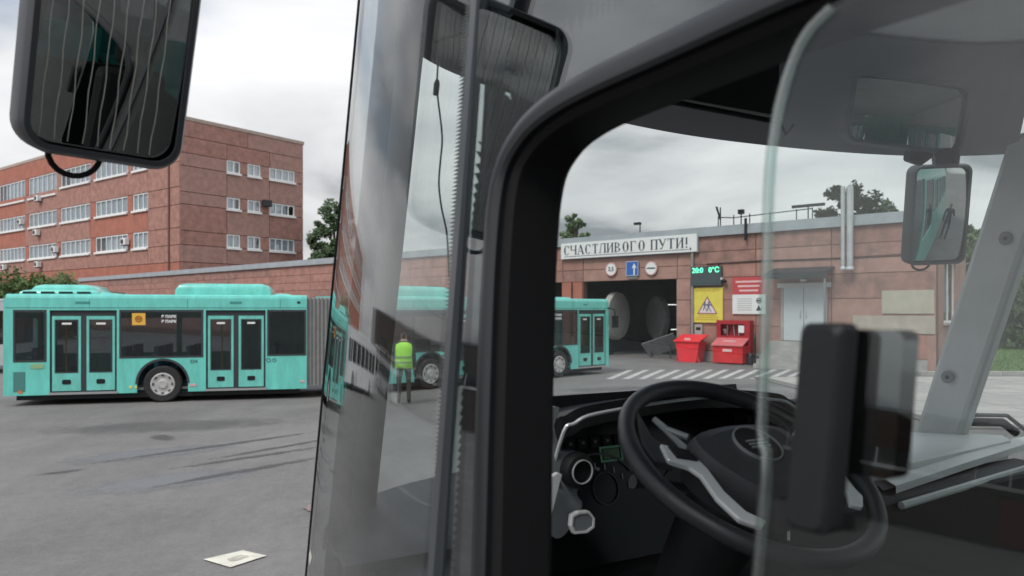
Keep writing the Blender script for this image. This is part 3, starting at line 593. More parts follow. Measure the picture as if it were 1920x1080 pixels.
def window(root, fn, a0, a1, z0, z1, mull, style):
    P = lambda a, o_, z: fn(a, o_, z)
    def bx(bb, a, c, o0, o1, z, z2): bb.add([P(p, q, r) for q in (o0, o1) for p, r in ((a, z), (c, z), (c, z2), (a, z2))], [(0,1,2,3),(7,6,5,4),(0,4,5,1),(1,5,6,2),(2,6,7,3),(3,7,4,0)])
    bb = B(); bx(bb, a0, a1, -.12, -.10, z0, z1); wn = bb.build('window', WGD, root)
    bb = B(); bx(bb, a0+.05, a1-(.05 if style != 1 else (a1-a0)*.3), -.2, -.16, z0+.05+(z1-z0)*(.35 if style == 2 else 0), z1-.05); bb.build('blind', WGL, wn)
    bb = B(); bx(bb, a0-.02, a1+.02, -.9, -.85, z0-.02, z1+.02); bb.build('room_back', DARKIN, wn)
    bb = B(); g = .14
    bx(bb, a0, a1, -.1, .0, z0, z0+g); bx(bb, a0, a1, -.1, .0, z1-g, z1); bx(bb, a0, a0+g, -.1, 0, z0+g, z1-g); bx(bb, a1-g, a1, -.1, 0, z0+g, z1-g)
    for k in range(1, mull): c = a0+(a1-a0)*k/mull; bx(bb, c-.06, c+.06, -.1, 0, z0+g, z1-g)
    bb.build('window_frame', WPVC, wn)
    bb = B(); bx(bb, a0-.08, a1+.08, .0, .28, z0-.22, z0+.02); bb.build('window_sill', WPVC, wn)
fR = lambda a, o_, z: (a, -o_, z); fL = lambda a, o_, z: (-o_, a, z)
facade(office, fR, xr, HO-.4, colsR, rowsR, [PINK, PINK2, PINK2, PINK])
facade(office, fL, yl, HO-.4, LL, rowsL, [PINK3, PINK3, PINK])
for z0, z1 in rowsR:
    for i, (a0, a1) in enumerate(colsR): window(office, fR, a0, a1, z0, z1, 4 if i == 2 else 2, 1 if random.random() < .4 else 0)
for j, (z0, z1) in enumerate(rowsL):
    for i, (a0, a1) in enumerate(LL): window(office, fL, a0, a1, z0-(.6 if j == 0 and i > 2 else 0), z1, 1+int((a1-a0)/1.6), random.choice([0, 0, 0, 1]))
b = B()                                       # solid core set in behind the windows
b.box(1.0, xr-.1, 1.0, yl, 0, HO-.5); b.box(.11, xr-.1, .11, yl, HO-.5, HO-.1); b.build('core', JOINT, office)
b = B()
for k in range(4):
    zz = [0]+sorted(r_[1] for r_ in rowsR); 
b.box(xr-.1, xr, .1, 14, 0, HO-.4); b.build('end_wall', PINK, office)
B().box(-.12, xr+.12, -.12, yl, HO-.4, HO).build('parapet', mat('parapet_pale', (.42, .33, .28), .85, var=.2), office)
B().tube([(-.15, 2.2, 0), (-.15, 2.2, HO-.5)], .12, 8).build('drainpipe', JOINT, office)
b = B()
for (i, j, s) in ((1, 0, 1), (1, 1, 1), (1, 2, 1), (3, 2, 1), (0, 2, 1), (4, 1, 1)):
    pass
lw = sorted(colsL, key=lambda c: -c[0])       # lw[0] is the leftmost in the photo
for (i, j, off) in ((1, 0, .45), (0, 1, .95), (1, 1, .4), (0, 2, .3), (1, 2, .45), (1, 2, 1.05), (3, 2, 1.02)):
    a0, a1 = lw[i]; z0, z1 = rowsL[j]; c = a1-(a1-a0)*off; zc = z0-.9 if off < .9 else z1-1.0
    ac = B().box(-.75, -.2, c-.55, c+.55, zc-.4, zc+.4).build('air_conditioner', WHITE, office, bevel=.03); B().lathe([(.3, 0), (.32, .03), (.1, .05)], Matrix.Translation((-.75, c+.12, zc)) @ Matrix.Rotation(R(-90), 4, 'Y'), 14).build('fan_grille', DARKP, ac); B().box(-.7, .0, c-.5, c-.45, zc-.5, zc-.42).box(-.7, 0, c+.45, c+.5, zc-.5, zc-.42).build('bracket', BLACKP, ac)
a0, a1 = colsR[1][1], colsR[2][0]; zc = rowsR[1][0]+1.2
ac = B().box(a0+.1, a1-.1, -.75, -.2, zc-.4, zc+.4).build('air_conditioner', DARKP, office, bevel=.03)

# ================================================================ TREES
LEAFS = [mat('leaf_green', (.10, .16, .05), .7, col2=(.06, .10, .03), scale=.8), mat('leaf_deep', (.075, .125, .05), .7, col2=(.045, .08, .03), scale=.8), mat('leaf_light', (.10, .16, .045), .7, col2=(.06, .10, .025), scale=.8)]
BARK = mat('bark', (.10, .08, .06), .9, var=.3, scale=4)
def tree(name, X, Y, h, rx, rz, n, label, m=0, trunk_h=None, cat='tree', group='trees around the depot', leaf=.16, seed=1, spread=.5):
    rd = random.Random(seed); rt = empty(name, (X, Y, 0), rd.uniform(0, 6), label, cat, group)
    cz = h-rz; b = B(); th = trunk_h or cz
    b.tube([(0, 0, -.1), (.05, 0, th*.5), (0, .08, th), (.1, .1, h-rz*.4)], [h*.022, h*.017, h*.012, .03], 8)
    cl = []
    for k in range(60):
        d = Vector((rd.gauss(0, 1), rd.gauss(0, 1), rd.gauss(0, 1))).normalized(); q = rd.uniform(.35, 1.0)**.6
        s = 1-.35*max(0, d.z)
        p = Vector((d.x*rx*q*s, d.y*rx*q*s, cz+d.z*rz*q)); cl.append((p, rd.uniform(.14, .34)*min(rx, rz)*spread*1.6))
    for p, r_ in cl[:10]: b.tube([(0, 0, max(.2, p.z-rz*.7)), tuple((Vector((0, 0, p.z))+p)*.5), tuple(p)], [h*.009, h*.006, .015], 5)
    b.build('trunk', BARK, rt, smooth=True)
    b = B(); vs = []; fs = []
    for i in range(n):
        p, r_ = cl[i % len(cl)]
        d = Vector((rd.gauss(0, 1), rd.gauss(0, 1), rd.gauss(0, .8))); d = d.normalized()*r_*rd.random()**.45
        c = p+d; a = Vector((rd.gauss(0, 1), rd.gauss(0, 1), rd.gauss(0, 1))).normalized(); t = a.orthogonal().normalized(); s = leaf*rd.uniform(.6, 1.3)
        k = len(vs); vs += [tuple(c-a*s), tuple(c+t*s*.5), tuple(c+a*s), tuple(c-t*s*.5)]; fs.append((k, k+1, k+2, k+3))
    b.add(vs, fs); b.build('crown', LEAFS[m], rt, recalc=False); return rt
def tree_at(px, ytop, Y, rxpx, **k):
    X = (px-960)/FPX*Y; h = CZ+(HOR-ytop)/FPX*Y; return tree('leafy_tree', X, Y, h, rxpx/FPX*Y, **k)
tree_at(628, 372, 95, 48, rz=5.2, n=5200, label='dark green tree rising behind the depot roof beside the office', seed=3, m=1, leaf=.3)
tree_at(592, 468, 88, 14, rz=1.0, n=700, label='small dark bush crown just above the depot roof', seed=13, m=1, leaf=.2)
tree_at(1080, 392, 72, 27, rz=2.6, n=2600, label='small green tree above the depot roof left of the banner', seed=4, m=0, leaf=.2)
tree_at(1592, 332, 62, 62, rz=3.6, n=5200, label='large dark tree above the depot roof behind the flue pipes', seed=5, m=1, leaf=.2)
tree_at(1660, 376, 64, 34, rz=1.8, n=1800, label='lower tree crown to the right of the flue pipes', seed=6, m=1, leaf=.2)
for i, (px, yt, Y, rp, rz, lab, m) in enumerate(((1862, 372, 48, 60, 4.2, 'leafy tree standing behind the right windshield pillar', 0), (1960, 330, 52, 95, 5.5, 'tall tree at the right edge beyond the grass', 1), (1800, 420, 60, 50, 3.6, 'green tree between the depot side and pillar', 2), (2050, 350, 46, 90, 5, 'broad tree just outside the right edge', 0))):
    tree_at(px, yt, Y, rp, rz=rz, n=6500, label=lab, seed=20+i, m=m, leaf=.22)
for i, (px, yt, Y, rp) in enumerate(((1850, 560, 45, 55), (1925, 545, 44, 60), (2000, 550, 45, 60))):
    X = (px-960)/FPX*Y; h = CZ+(HOR-yt)/FPX*Y
    tree('shrub', X, Y, h, rp/FPX*Y, h*.52, 4200, ('leftmost', 'middle', 'rightmost')[i]+' dense dark shrub at the back of the grass verge', 1, .6, 'shrub', 'shrubs on the verge', .13, 40+i, .8)
for i, (px, yt, Y, rp) in enumerate(((40, 508, 60, 70), (112, 515, 62, 45))):
    X = (px-960)/FPX*Y; h = CZ+(HOR-yt)/FPX*Y
    tree('shrub', X, Y, h, rp/FPX*Y, h*.5, 9000, ('broad green shrub behind the rear end of the articulated bus', 'smaller shrub behind the rear roof pod of articulated bus')[i], 2, .8, 'shrub', 'shrubs behind the bus', .17, 50+i, .8)

# ================================================================ ARTICULATED BUS
A0 = Vector((-12.72, 18.75)); A1 = Vector((-5.65, 20.55)); Bf0 = Vector((-4.35, 21.1)); Bf1 = Vector((3.66, 28.55))
fr = Frame(A0.x, A0.y, math.atan2(A1.y-A0.y, A1.x-A0.x)); ff = Frame(Bf0.x, Bf0.y, math.atan2(Bf1.y-Bf0.y, Bf1.x-Bf0.x))
LR = (A1-A0).length; LF = (Bf1-Bf0).length; WB = 2.5; ZT = 2.84; ZB = .27
abus = empty('articulated_bus', (A0.x, A0.y, 0), 0, 'turquoise articulated city bus turning across the yard', 'bus')
HUB = mat('wheel_cover_silver', (.46, .45, .43), .4, .2, var=.15, scale=6); RUB = mat('door_rubber', (.03, .035, .036), .6); SEATB = mat('blue_seat_fabric', (.04, .12, .16), .8, var=.2, scale=6); BUSIN = mat('bus_interior', (.12, .12, .12), .8); LAMPO = mat('orange_marker', (.7, .2, .05), .4); LAMPY = mat('yellow_marker', (.7, .6, .15), .4)
def rel(fr_):                                  # section frame expressed in the bus root's axes
    M = Matrix.Translation(fr_.o-Vector((A0.x, A0.y, 0))) @ Matrix.Rotation(fr_.a, 4, 'Z'); return M
def put(o, fr_): o.matrix_local = rel(fr_) ; return o
def section(frm, Ln, holes, wheels, nose):
    """shell of one section: near side y=0, far side y=WB"""
    def arch(xc): return [(xc+.62*math.cos(a), .50+.62*math.sin(a)) for a in [math.pi*k/12 for k in range(13)]]
    out_ = [(0, ZB)]
    for xc in sorted(wheels):
        a = arch(xc)[::-1]; out_ += [(xc-.62, ZB)]+a+[(xc+.62, ZB)]
    out_ += [(Ln, ZB), (Ln, ZT-.1), (0, ZT-.1)]
    put(B().plate(out_, [rect(*h) for h in holes], .05, lambda a, c, d: (a, d, c)).build('side_panel', TEAL, abus), frm)
    fh = [rect(k, min(k+1.5, Ln-.3), 1.2, 2.2) for k in [.4+1.65*i for i in range(int((Ln-.8)/1.65))]]
    put(B().plate(rect(0, Ln, ZB, ZT-.1), fh, .05, lambda a, c, d: (a, WB-d, c)).build('far_side_panel', TEAL, abus), frm)
    b = B()
    for h in fh: b.add([(h[0][0], WB-.025, 1.2), (h[1][0], WB-.025, 1.2), (h[1][0], WB-.025, 2.2), (h[0][0], WB-.025, 2.2)], [(0, 1, 2, 3)])
    put(b.build('far_window', BUSG, abus, solid=.006), frm)
    pr = [(0, ZT-.1), (.02, ZT-.04), (.08, ZT), (WB-.08, ZT), (WB-.02, ZT-.04), (WB, ZT-.1), (WB-.06, ZT-.12), (.06, ZT-.12)]
    put(B().plate(pr, (), Ln, lambda a, c, d: (d, a, c)).build('roof', TEAL, abus), frm)
    put(B().box(0.06, Ln-.06, .06, WB-.06, .34, .40).build('floor', BUSIN, abus), frm)
    put(B().box(.2, Ln-.2, .12, WB-.12, .14, .33).build('chassis', BLACKP, abus), frm)  # box set low and wide to deepen the shadow under the bus
    for xx in [1.9+2.35*i for i in range(int((Ln-2)/2.35)+1)]: put(B().box(xx-.004, xx+.004, -.003, .004, ZW+.06, ZT-.12).build('panel_seam', RUB, abus), frm)
    put(B().box(.0, Ln, -.004, .004, ZW+.075, ZW+.087).build('drip_rail', RUB, abus), frm)
    for xc in wheels:
        for yy, sg in ((.02, -1), (WB-.02, 1)):
            M = Matrix.Translation((xc, yy, .48)) @ Matrix.Rotation(R(90 if sg < 0 else -90), 4, 'X')
            wh = put(B().lathe([(.29, -.06), (.31, .012), (.44, .02), (.48, -.03), (.48, -.26), (.42, -.3), (.2, -.3)], M, 28).build('wheel', TYRE, abus, smooth=True), frm)
            o = B().lathe([(.02, .035), (.10, .04), (.12, .015), (.2, .0), (.27, .03), (.30, .02), (.30, -.02)], M, 28).build('wheel_cover', HUB, wh, smooth=True)
            for k in range(8): B().box(.215, .255, -.035, .035, .0, .027, M=M @ Matrix.Rotation(k*math.pi/4, 4, 'Z')).build('cover_slot', RUB, wh)
        put(B().plate([(xc+.66*math.cos(math.pi*k/14), .5+.66*math.sin(math.pi*k/14)) for k in range(15)]+[(xc+.60*math.cos(math.pi*k/14), .5+.60*math.sin(math.pi*k/14)) for k in range(14, -1, -1)], (), .3, lambda a, c, d: (a, d-.008, c)).build('wheel_arch', RUB, abus), frm)
def bus_window(frm, x0, x1, z0, z1):
    o = put(B().box(x0-.02, x1+.02, .012, .02, z0-.02, z1+.02).build('side_window', BUSG, abus), frm)
    B().plate(rect(x0-.03, x1+.03, z0-.03, z1+.03), [rect(x0+.02, x1-.02, z0+.02, z1-.02)], .02, lambda a, c, d: (a, -.006+d, c)).build('window_seal', RUB, o); return o
def bus_door(frm, x0, x1, z0, z1):
    mid = (x0+x1)/2; w2 = (x1-x0)/2
    o = put(B().box(x0, x1, .055, .07, z1-.14, z1).box(x0, x0+.045, .03, .07, z0, z1-.14).box(x1-.045, x1, .03, .07, z0, z1-.14).box(mid-.06, mid+.06, .03, .07, z0, z1-.14).build('door_surround', RUB, abus), frm)
    for a0, a1, s in ((x0+.05, mid-.065, 1), (mid+.065, x1-.05, -1)):
        zt = z1-.15
        lf = put(B().plate(rect(a0, a1, z0+.03, zt), [rect(a0+.07, a1-.07, z0+.50, zt-.1)], .04, lambda a, c, d: (a, .018+d, c)).build('door_leaf', TEALD, abus), frm)
        B().box(a0+.05, a1-.05, .034, .042, z0+.48, zt-.08).build('door_window', BUSG, lf); B().plate(rect(a0+.06, a1-.06, z0+.49, zt-.09), [rect(a0+.09, a1-.09, z0+.52, zt-.12)], .008, lambda a, c, d: (a, .012+d, c)).build('window_seal', RUB, lf)
        h0 = (a0+a1)/2-.09*s*0; B().plate(rrect(h0-.1, h0+.1, z0+.2, z0+.32, .03, 3), (), .02, lambda a, c, d: (a, .008+d, c)).build('handle_recess', BLACKP, lf)
        B().box(a0+.22, a1-.22, .030, .033, zt-.22, zt-.17).build('door_sticker', WHITE, lf)
    put(B().box(x0-.02, x1+.02, -.02, .1, z0-.06, z0).build('step_edge', mat('step_alu', (.42, .42, .42), .4, .6), abus), frm)
def sx_(frm, x): return frm.at(x, 650)[0]
zr = lambda y, x=300: fr.at(x, y)[1]
ZW = zr(583); ZWB = zr(669); ZD0 = .33
W_r = [(sx_(fr, 27), sx_(fr, 85), zr(677, 60), ZW), (sx_(fr, 226), sx_(fr, 379), ZWB, ZW), (sx_(fr, 503), sx_(fr, 572), zr(665, 540), ZW)]
D_r = [(sx_(fr, 93), sx_(fr, 219)), (sx_(fr, 386), sx_(fr, 498))]
section(fr, LR, W_r+[(a, c, ZD0, ZW+.02) for a, c in D_r], [sx_(fr, 305)], False)
for q in W_r: bus_window(fr, *q)
for a, c in D_r: bus_door(fr, a, c, ZD0, ZW+.02)
W_f = [(sx_(ff, a), sx_(ff, c), 1.18, ZW) for a, c in ((668, 728), (738, 846), (930, 1010), (1016, 1082))]
D_f = [(sx_(ff, 856), sx_(ff, 922)), (sx_(ff, 1085), sx_(ff, 1136))]
D_f[0] = (D_f[0][0], D_f[0][0]+1.35)
W_f[2] = (D_f[0][1]+.15, sx_(ff, 985), 1.18, ZW); W_f[3] = (sx_(ff, 992), sx_(ff, 1082), 1.18, ZW)
section(ff, LF, W_f+[(a, c, ZD0, ZW+.02) for a, c in D_f], [sx_(ff, 808), sx_(ff, 1049)], True)
for q in W_f: bus_window(ff, *q)
for a, c in D_f: bus_door(ff, a, c, ZD0, ZW+.02)
# ends
put(B().plate(rect(0, WB, ZB, ZT-.1), [rect(.3, WB-.3, 1.3, 2.2)], .05, lambda a, c, d: (d-.051, a, c)).build('rear_end', TEAL, abus), fr)
put(B().box(-.03, -.02, .28, WB-.28, 1.28, 2.22).build('rear_window', BUSG, abus), fr)
put(B().plate(rect(0, WB, ZB, ZT-.1), [rect(.12, WB-.12, 1.0, 2.35)], .06, lambda a, c, d: (LF-.059+d+.06, a, c)).build('front_end', TEAL, abus), ff)
put(B().box(LF+.02, LF+.03, .1, WB-.1, .98, 2.37).build('front_window', BUSG, abus), ff)
mr_ = put(B().tube([(LF, .0, 2.5), (LF+.25, -.12, 2.45), (LF+.25, -.15, 2.2)], .025, 6).box(LF+.2, LF+.3, -.28, -.05, 1.75, 2.2).build('exterior_mirror', BLACKP, abus), ff)
# roof pods
def pod(frm, x0, x1, h, y0=.35, y1=WB-.35, name='roof_pod'):
    b = B(); r_ = []
    for (dx, dz) in ((0, 0), (.02, .5), (.10, .85), (.25, 1)):
        r_.append([(x0+dx, y0+dx*.5, ZT+h*dz), (x1-dx, y0+dx*.5, ZT+h*dz), (x1-dx, y1-dx*.5, ZT+h*dz), (x0+dx, y1-dx*.5, ZT+h*dz)])
    b.grid(r_, closed=True); b.add(r_[-1], [(0, 1, 2, 3)]); return put(b.build(name, TEAL, abus, smooth=True, bevel=.02), frm)
pod(fr, sx_(fr, 323), sx_(fr, 507), .31); p_ = pod(fr, sx_(fr, 24), sx_(fr, 178), .12); pod(fr, sx_(fr, 40), sx_(fr, 165), .26, .6)
b = B()
for k in range(4): a = sx_(fr, 32)+k*.42; b.box(a, a+.32, .334, .345, ZT+.02, ZT+.07)
b.build('vent_slot', BLACKP, p_)
pod(fr, sx_(fr, 180), sx_(fr, 205), .07, name='roof_hatch'); pod(fr, sx_(fr, 512), sx_(fr, 545), .05, name='roof_hatch')
pod(ff, sx_(ff, 752), sx_(ff, 860), .32); pod(ff, sx_(ff, 1052), sx_(ff, 1085), .06, name='roof_hatch')
# bellows between the sections, concertina folds
b = B(); rows_ = []
pA = fr.loc(LR, 0, 0); pB = ff.loc(0, 0, 0); qA = fr.loc(LR, WB, 0); qB = ff.loc(0, WB, 0)
for k in range(27):
    t = k/26; ins = .045 if k % 2 else .0
    n0 = pA.lerp(pB, t); n1 = qA.lerp(qB, t); dirn = (n1-n0).normalized(); n0 = n0+dirn*(ins+.03); n1 = n1-dirn*(ins+.03); o0 = Vector((A0.x, A0.y, 0))
    rows_.append([n0-o0+Vector((0, 0, .35)), n0-o0+Vector((0, 0, ZT-.06-ins)), n1-o0+Vector((0, 0, ZT-.06-ins)), n1-o0+Vector((0, 0, .35))])
b.grid(rows_, closed=True); b.build('bellows', mat('bellows_grey', (.20, .20, .19), .7, var=.15, scale=5), abus)
# small fittings
def mark(frm, x, y, w_, h_, m, name, d=.012):
    a, z = frm.at(x, y); return put(B().box(a-w_/2, a+w_/2, -d, .01, z-h_/2, z+h_/2).build(name, m, abus, bevel=.004), frm)
mark(fr, 36, 716, .26, .5, mat('grille_teal', (.06, .20, .18), .6), 'engine_grille'); mark(fr, 70, 687, .3, .12, mat('badge_print', (.25, .4, .2), .6), 'badge')
mark(fr, 38, 735, .1, .08, LAMPO, 'side_marker'); mark(fr, 245, 726, .07, .07, LAMPY, 'side_marker'); mark(fr, 255, 726, .05, .06, LAMPY, 'side_marker'); mark(fr, 362, 722, .16, .07, mat('pink_label', (.6, .35, .35), .6), 'door_label'); mark(fr, 567, 715, .12, .06, mat('pink_label', (.6, .35, .35), .6), 'door_label')
mark(fr, 155, 567, .34, .06, mat('teal_dark_print', (.05, .28, .26), .5), 'maker_print'); mark(fr, 442, 567, .30, .06, mat('teal_dark_print', (.05, .28, .26), .5), 'maker_print'); mark(fr, 560, 567, .08, .06, BLACKP, 'side_marker'); mark(ff, 1098, 571, .22, .05, mat('teal_dark_print', (.05, .28, .26), .5), 'maker_print')
a, z = fr.at(512, 675); put(B().plate(circ(a-.12, z, .06, 14), [circ(a-.12, z, .045, 14)], .01, lambda p, q, d: (p, -.012+d, q)).plate(circ(a+.03, z, .05, 14), [circ(a+.03, z, .037, 14)], .01, lambda p, q, d: (p, -.012+d, q)).build('number_print', INK, abus), fr)
a, z = fr.at(363, 678); lettering('334', .13, INK, abus, rel(fr) @ Matrix.Translation((a, -.004, z)) @ Matrix.Rotation(R(90), 4, 'X'), name='number_print')
for frm, px, py, px2 in ((fr, 260, 598, 313), (ff, 1022, 594, 1045)):
    a, z = frm.at(px, py); s_ = put(B().box(a-.16, a+.16, .002, .01, z-.16, z+.15).build('yellow_sticker', mat('sticker_yellow', (.75, .42, .06), .5), abus), frm); B().plate(circ(a, z, .09, 14), [circ(a, z, .05, 14)], .003, lambda p, q, d: (p, -.001-d, q)).box(a-.04, a+.04, -.004, .0, z-.03, z+.03).build('sticker_print', mat('sticker_ink', (.35, .14, .02), .5), s_)
    a, z = frm.at(px2, py); lettering('В ПАРК', .10, SIGNW, abus, rel(frm) @ Matrix.Translation((a+.05, .004, z+.06)) @ Matrix.Rotation(R(90), 4, 'X'), .004, name='window_print'); lettering('В ПАРК', .10, SIGNW, abus, rel(frm) @ Matrix.Translation((a+.05, .004, z-.07)) @ Matrix.Rotation(R(90), 4, 'X'), .004, name='window_print')
# seats and poles inside
def seats(frm, xs_):
    for xx in xs_:
        for yy in (.45, 1.75):
            put(B().box(xx, xx+.42, yy, yy+.8, .75, .85).box(xx-.06, xx+.04, yy, yy+.8, .85, 1.45).box(xx+.1, xx+.3, yy+.3, yy+.5, .4, .75).build('seat', SEATB, abus), frm)
seats(fr, [.5, 2.6, 3.4, 4.2, 6.4]); seats(ff, [.8, 1.7, 3.8, 6.0, 7.0, 8.2])
for frm, xs_ in ((fr, (1.1, 2.3, 5.0, 6.1)), (ff, (2.5, 5.2, 9.0, 9.8))):
    for xx in xs_: put(B().tube([(xx, .9, .4), (xx, .9, ZT-.15)], .018, 6).build('grab_pole', mat('pole_yellow', (.7, .5, .05), .4), abus), frm)

# ================================================================ WHITE COACHES AND THE LONG BROWN GARAGE (left, met in the reflections)
def white_bus(X, Y, rz, label):
    rt = empty('white_bus', (X, Y, 0), rz, label, 'bus', 'white buses parked on the left'); Ln = 11.5; WBUS = mat('white_bus_paint', (.72, .73, .73), .35, coat=.2, var=.05)
    hs = [rect(.5+1.5*k, 1.8+1.5*k, 1.3, 2.35) for k in range(7)]
    for nm, y0, sg in (('side_panel', 0, 1), ('far_side_panel', 2.5, -1)):
        o = B().plate([(0, .3)]+[(Ln, .3), (Ln, 2.75), (0, 2.75)], hs, .06, lambda a, c, d: (a, y0+sg*d, c)).build(nm, WBUS, rt)
        for h in hs: B().box(h[0][0], h[1][0], y0+sg*.02-.004, y0+sg*.02+.004, 1.3, 2.35).build('side_window', BUSG, rt)
    B().box(-.05, Ln+.05, -.01, 2.51, 2.75, 2.85).build('roof', WBUS, rt, bevel=.05)
    for xx, nm in ((-.05, 'rear_end'), (Ln, 'front_end')):
        o = B().plate(rect(0, 2.5, .3, 2.75), [rect(.15, 2.35, 1.1, 2.4)], .05, lambda a, c, d: (xx+d, a, c)).build(nm, WBUS, rt); B().box(xx+.02, xx+.03, .14, 2.36, 1.09, 2.41).build('end_window', BUSG, o)
    B().box(.1, Ln-.1, .1, 2.4, .3, .45).build('floor', BUSIN, rt)
    for xx in (2.4, 8.9):
        for yy, sg in ((-.02, 90), (2.52, -90)): B().lathe([(.05, .02), (.27, .0), (.3, .03), (.44, .03), (.48, -.03), (.48, -.26), (.2, -.3)], Matrix.Translation((xx, yy, .48)) @ Matrix.Rotation(R(sg), 4, 'X'), 20).build('wheel', TYRE, rt, smooth=True)
    return rt
white_bus(-31.2, 28.9, R(-4), 'white bus whose end shows at the left edge behind the articulated bus')
white_bus(-47, 33, R(96), 'white bus parked along the brown garage')
BROWN = mat('brown_brick_panel', (.13, .085, .068), .85, col2=(.09, .062, .052), scale=1.2, bump=.3, bscale=12)
fg = Frame(-66, 66, R(-84)); gar = empty('garage_building', fg.o, fg.a, 'long brown garage with ribbon window, seen only in the glass reflections', 'building')
# local x runs along the front towards the camera side, y faces the yard
Lg = 95; Hg = 7.6
B().plate(rect(0, Lg, 0, Hg), [rect(6+12*k, 16+12*k, 3.9, 5.0) for k in range(7)]+[rect(7.5+12*k, 11.5+12*k, .004, 3.2) for k in range(7)], -.3, lambda a, c, d: (a, d, c)).build('wall', BROWN, gar)
for k in range(7):
    wn = B().box(6+12*k, 16+12*k, -.15, -.12, 3.9, 5.0).build('window', glass('window_glass_dark', (.12, .13, .14), .12), gar); b = B()
    for q in range(6): b.box(6+12*k+q*2-.05*(q > 0), 6.08+12*k+q*2, -.2, -.05, 3.9, 5.0)
    b.build('window_frame', WPVC, wn); B().box(5.8+12*k, 16.2+12*k, 0.003, .15, 3.6, 3.88).build('window_sill', WPVC, wn)
    B().box(7.5+12*k, 11.5+12*k, -.25, -.15, 0, 3.2).build('gate', mat('blue_gate', (.03, .06, .16), .6, var=.2) if k % 2 else mat('red_gate', (.25, .05, .04), .6, var=.2), gar)
B().box(-.1, Lg+.1, -16, .1, Hg, Hg+.25).build('roof', ZINC, gar); B().box(0, Lg, -15.9, -.5, 0, Hg).build('core', DARKIN, gar)
hz2 = struct(bpy.data.objects.new('lane_marking', None), 'white dashed lane line left of the bus'); C.objects.link(hz2)
for k in range(8):
    b = B(); y0 = -20+k*4; b.add([(-14, y0, .006), (-13.8, y0, .006), (-13.8, y0+1.6, .006), (-14, y0+1.6, .006)], [(0, 1, 2, 3)]); b.build('dash', WMARK, hz2)

# ================================================================ PEOPLE
def person(name, loc, rz, label, top, legs, skin, hair, pose, vest=None, group=None):
    rt = empty(name, loc, rz, label, 'person', group)
    J, E_, rad = pose
    me = bpy.data.meshes.new('body'); me.from_pydata(J, E_, []); o = bpy.data.objects.new('body', me); C.objects.link(o)
    sk = o.modifiers.new('skin', 'SKIN'); o.modifiers.new('sub', 'SUBSURF').levels = 2
    for i, r_ in enumerate(rad): me.skin_vertices[0].data[i].radius = r_ if isinstance(r_, tuple) else (r_, r_)
    me.skin_vertices[0].data[0].use_root = True
    bpy.context.view_layer.update()
    m2 = bpy.data.meshes.new_from_object(o.evaluated_get(bpy.context.evaluated_depsgraph_get())); bpy.data.objects.remove(o)
    for m in (top, legs, skin, hair): m2.materials.append(m)
    for p in m2.polygons:
        z = p.center.z; p.use_smooth = True
        hand = abs(p.center.x) > .2 and z < .86
        p.material_index = 2 if (z > 1.50 or hand) else (0 if z > .92 else 1)
        if z > 1.66 or (z > 1.55 and p.center.y < -.03): p.material_index = 3
        if z < .09: p.material_index = 3
    ob = bpy.data.objects.new('body', m2); C.objects.link(ob); ob.parent = rt
    if vest:
        rows_ = []
        for z, a, c in ((.86, .205, .15), (1.0, .20, .145), (1.15, .205, .145), (1.3, .225, .15), (1.42, .21, .13), (1.475, .13, .085)):
            rows_.append([(a*math.cos(t), c*math.sin(t)+.005, z) for t in [2*math.pi*k/20 for k in range(20)]])
        B().grid(rows_, closed=True).build('vest', vest, rt, smooth=True, solid=.008)
        for z in (1.0, 1.12):
            B().grid([[(.217*math.cos(t), .160*math.sin(t)+.005, zz) for t in [2*math.pi*k/20 for k in range(20)]] for zz in (z-.025, z+.025)], closed=True).build('reflective_band', mat('reflective_band', (.28, .42, .2), .4), rt, solid=.004)
    return rt
def pose(arm=0.0):
    J = [(0,0,.95), (0,0,1.12), (0,.005,1.32), (0,0,1.44), (0,.01,1.53), (0,.02,1.62), (0,.015,1.71),
         (.10,0,.90), (.115,.02,.50), (.12,-.01,.09), (.13,.13,.045), (-.10,0,.90), (-.11,.02,.50), (-.12,-.01,.09), (-.13,.13,.045),
         (.18,0,1.42), (.245,-.02,1.16), (.25,.04,.92), (.245,.07,.80), (-.18,0,1.42), (-.245,-.02,1.16), (-.25,.04,.92), (-.245,.07,.80)]
    if arm: J[16] = (.25, .05, 1.18); J[17] = (.16, .24, 1.35); J[18] = (.08, .25, 1.5); 
    E_ = [(0,1),(1,2),(2,3),(3,4),(4,5),(5,6),(0,7),(7,8),(8,9),(9,10),(0,11),(11,12),(12,13),(13,14),(3,15),(15,16),(16,17),(17,18),(3,19),(19,20),(20,21),(21,22)]
    rad = [(.15,.11),(.145,.105),(.16,.115),(.12,.085),.055,(.078,.092),(.07,.08),.088,.062,.05,.042,.088,.062,.05,.042,.065,.052,.042,.04,.065,.052,.042,.04]
    return J, E_, rad
SKIN = mat('skin', (.45, .27, .2), .6); HAIR = mat('dark_hair', (.04, .03, .025), .7); TROUS = mat('dark_trousers', (.055, .05, .045), .85, var=.2, scale=9); NAVY = mat('navy_clothes', (.02, .03, .06), .8, var=.2, scale=9); DKJ = mat('dark_jacket', (.03, .035, .035), .8); HIV = mat('hi_vis_green', (.45, .95, .10), .6, emit=None, var=.08, scale=7)
gx, gy = ground_pt(757, 758)
pv_ = person('person', (gx, gy, 0), R(8), 'person in a lime hi-vis vest and dark trousers standing before the bus', DKJ, TROUS, SKIN, HAIR, pose(), HIV); pv_.scale = (1.09,)*3

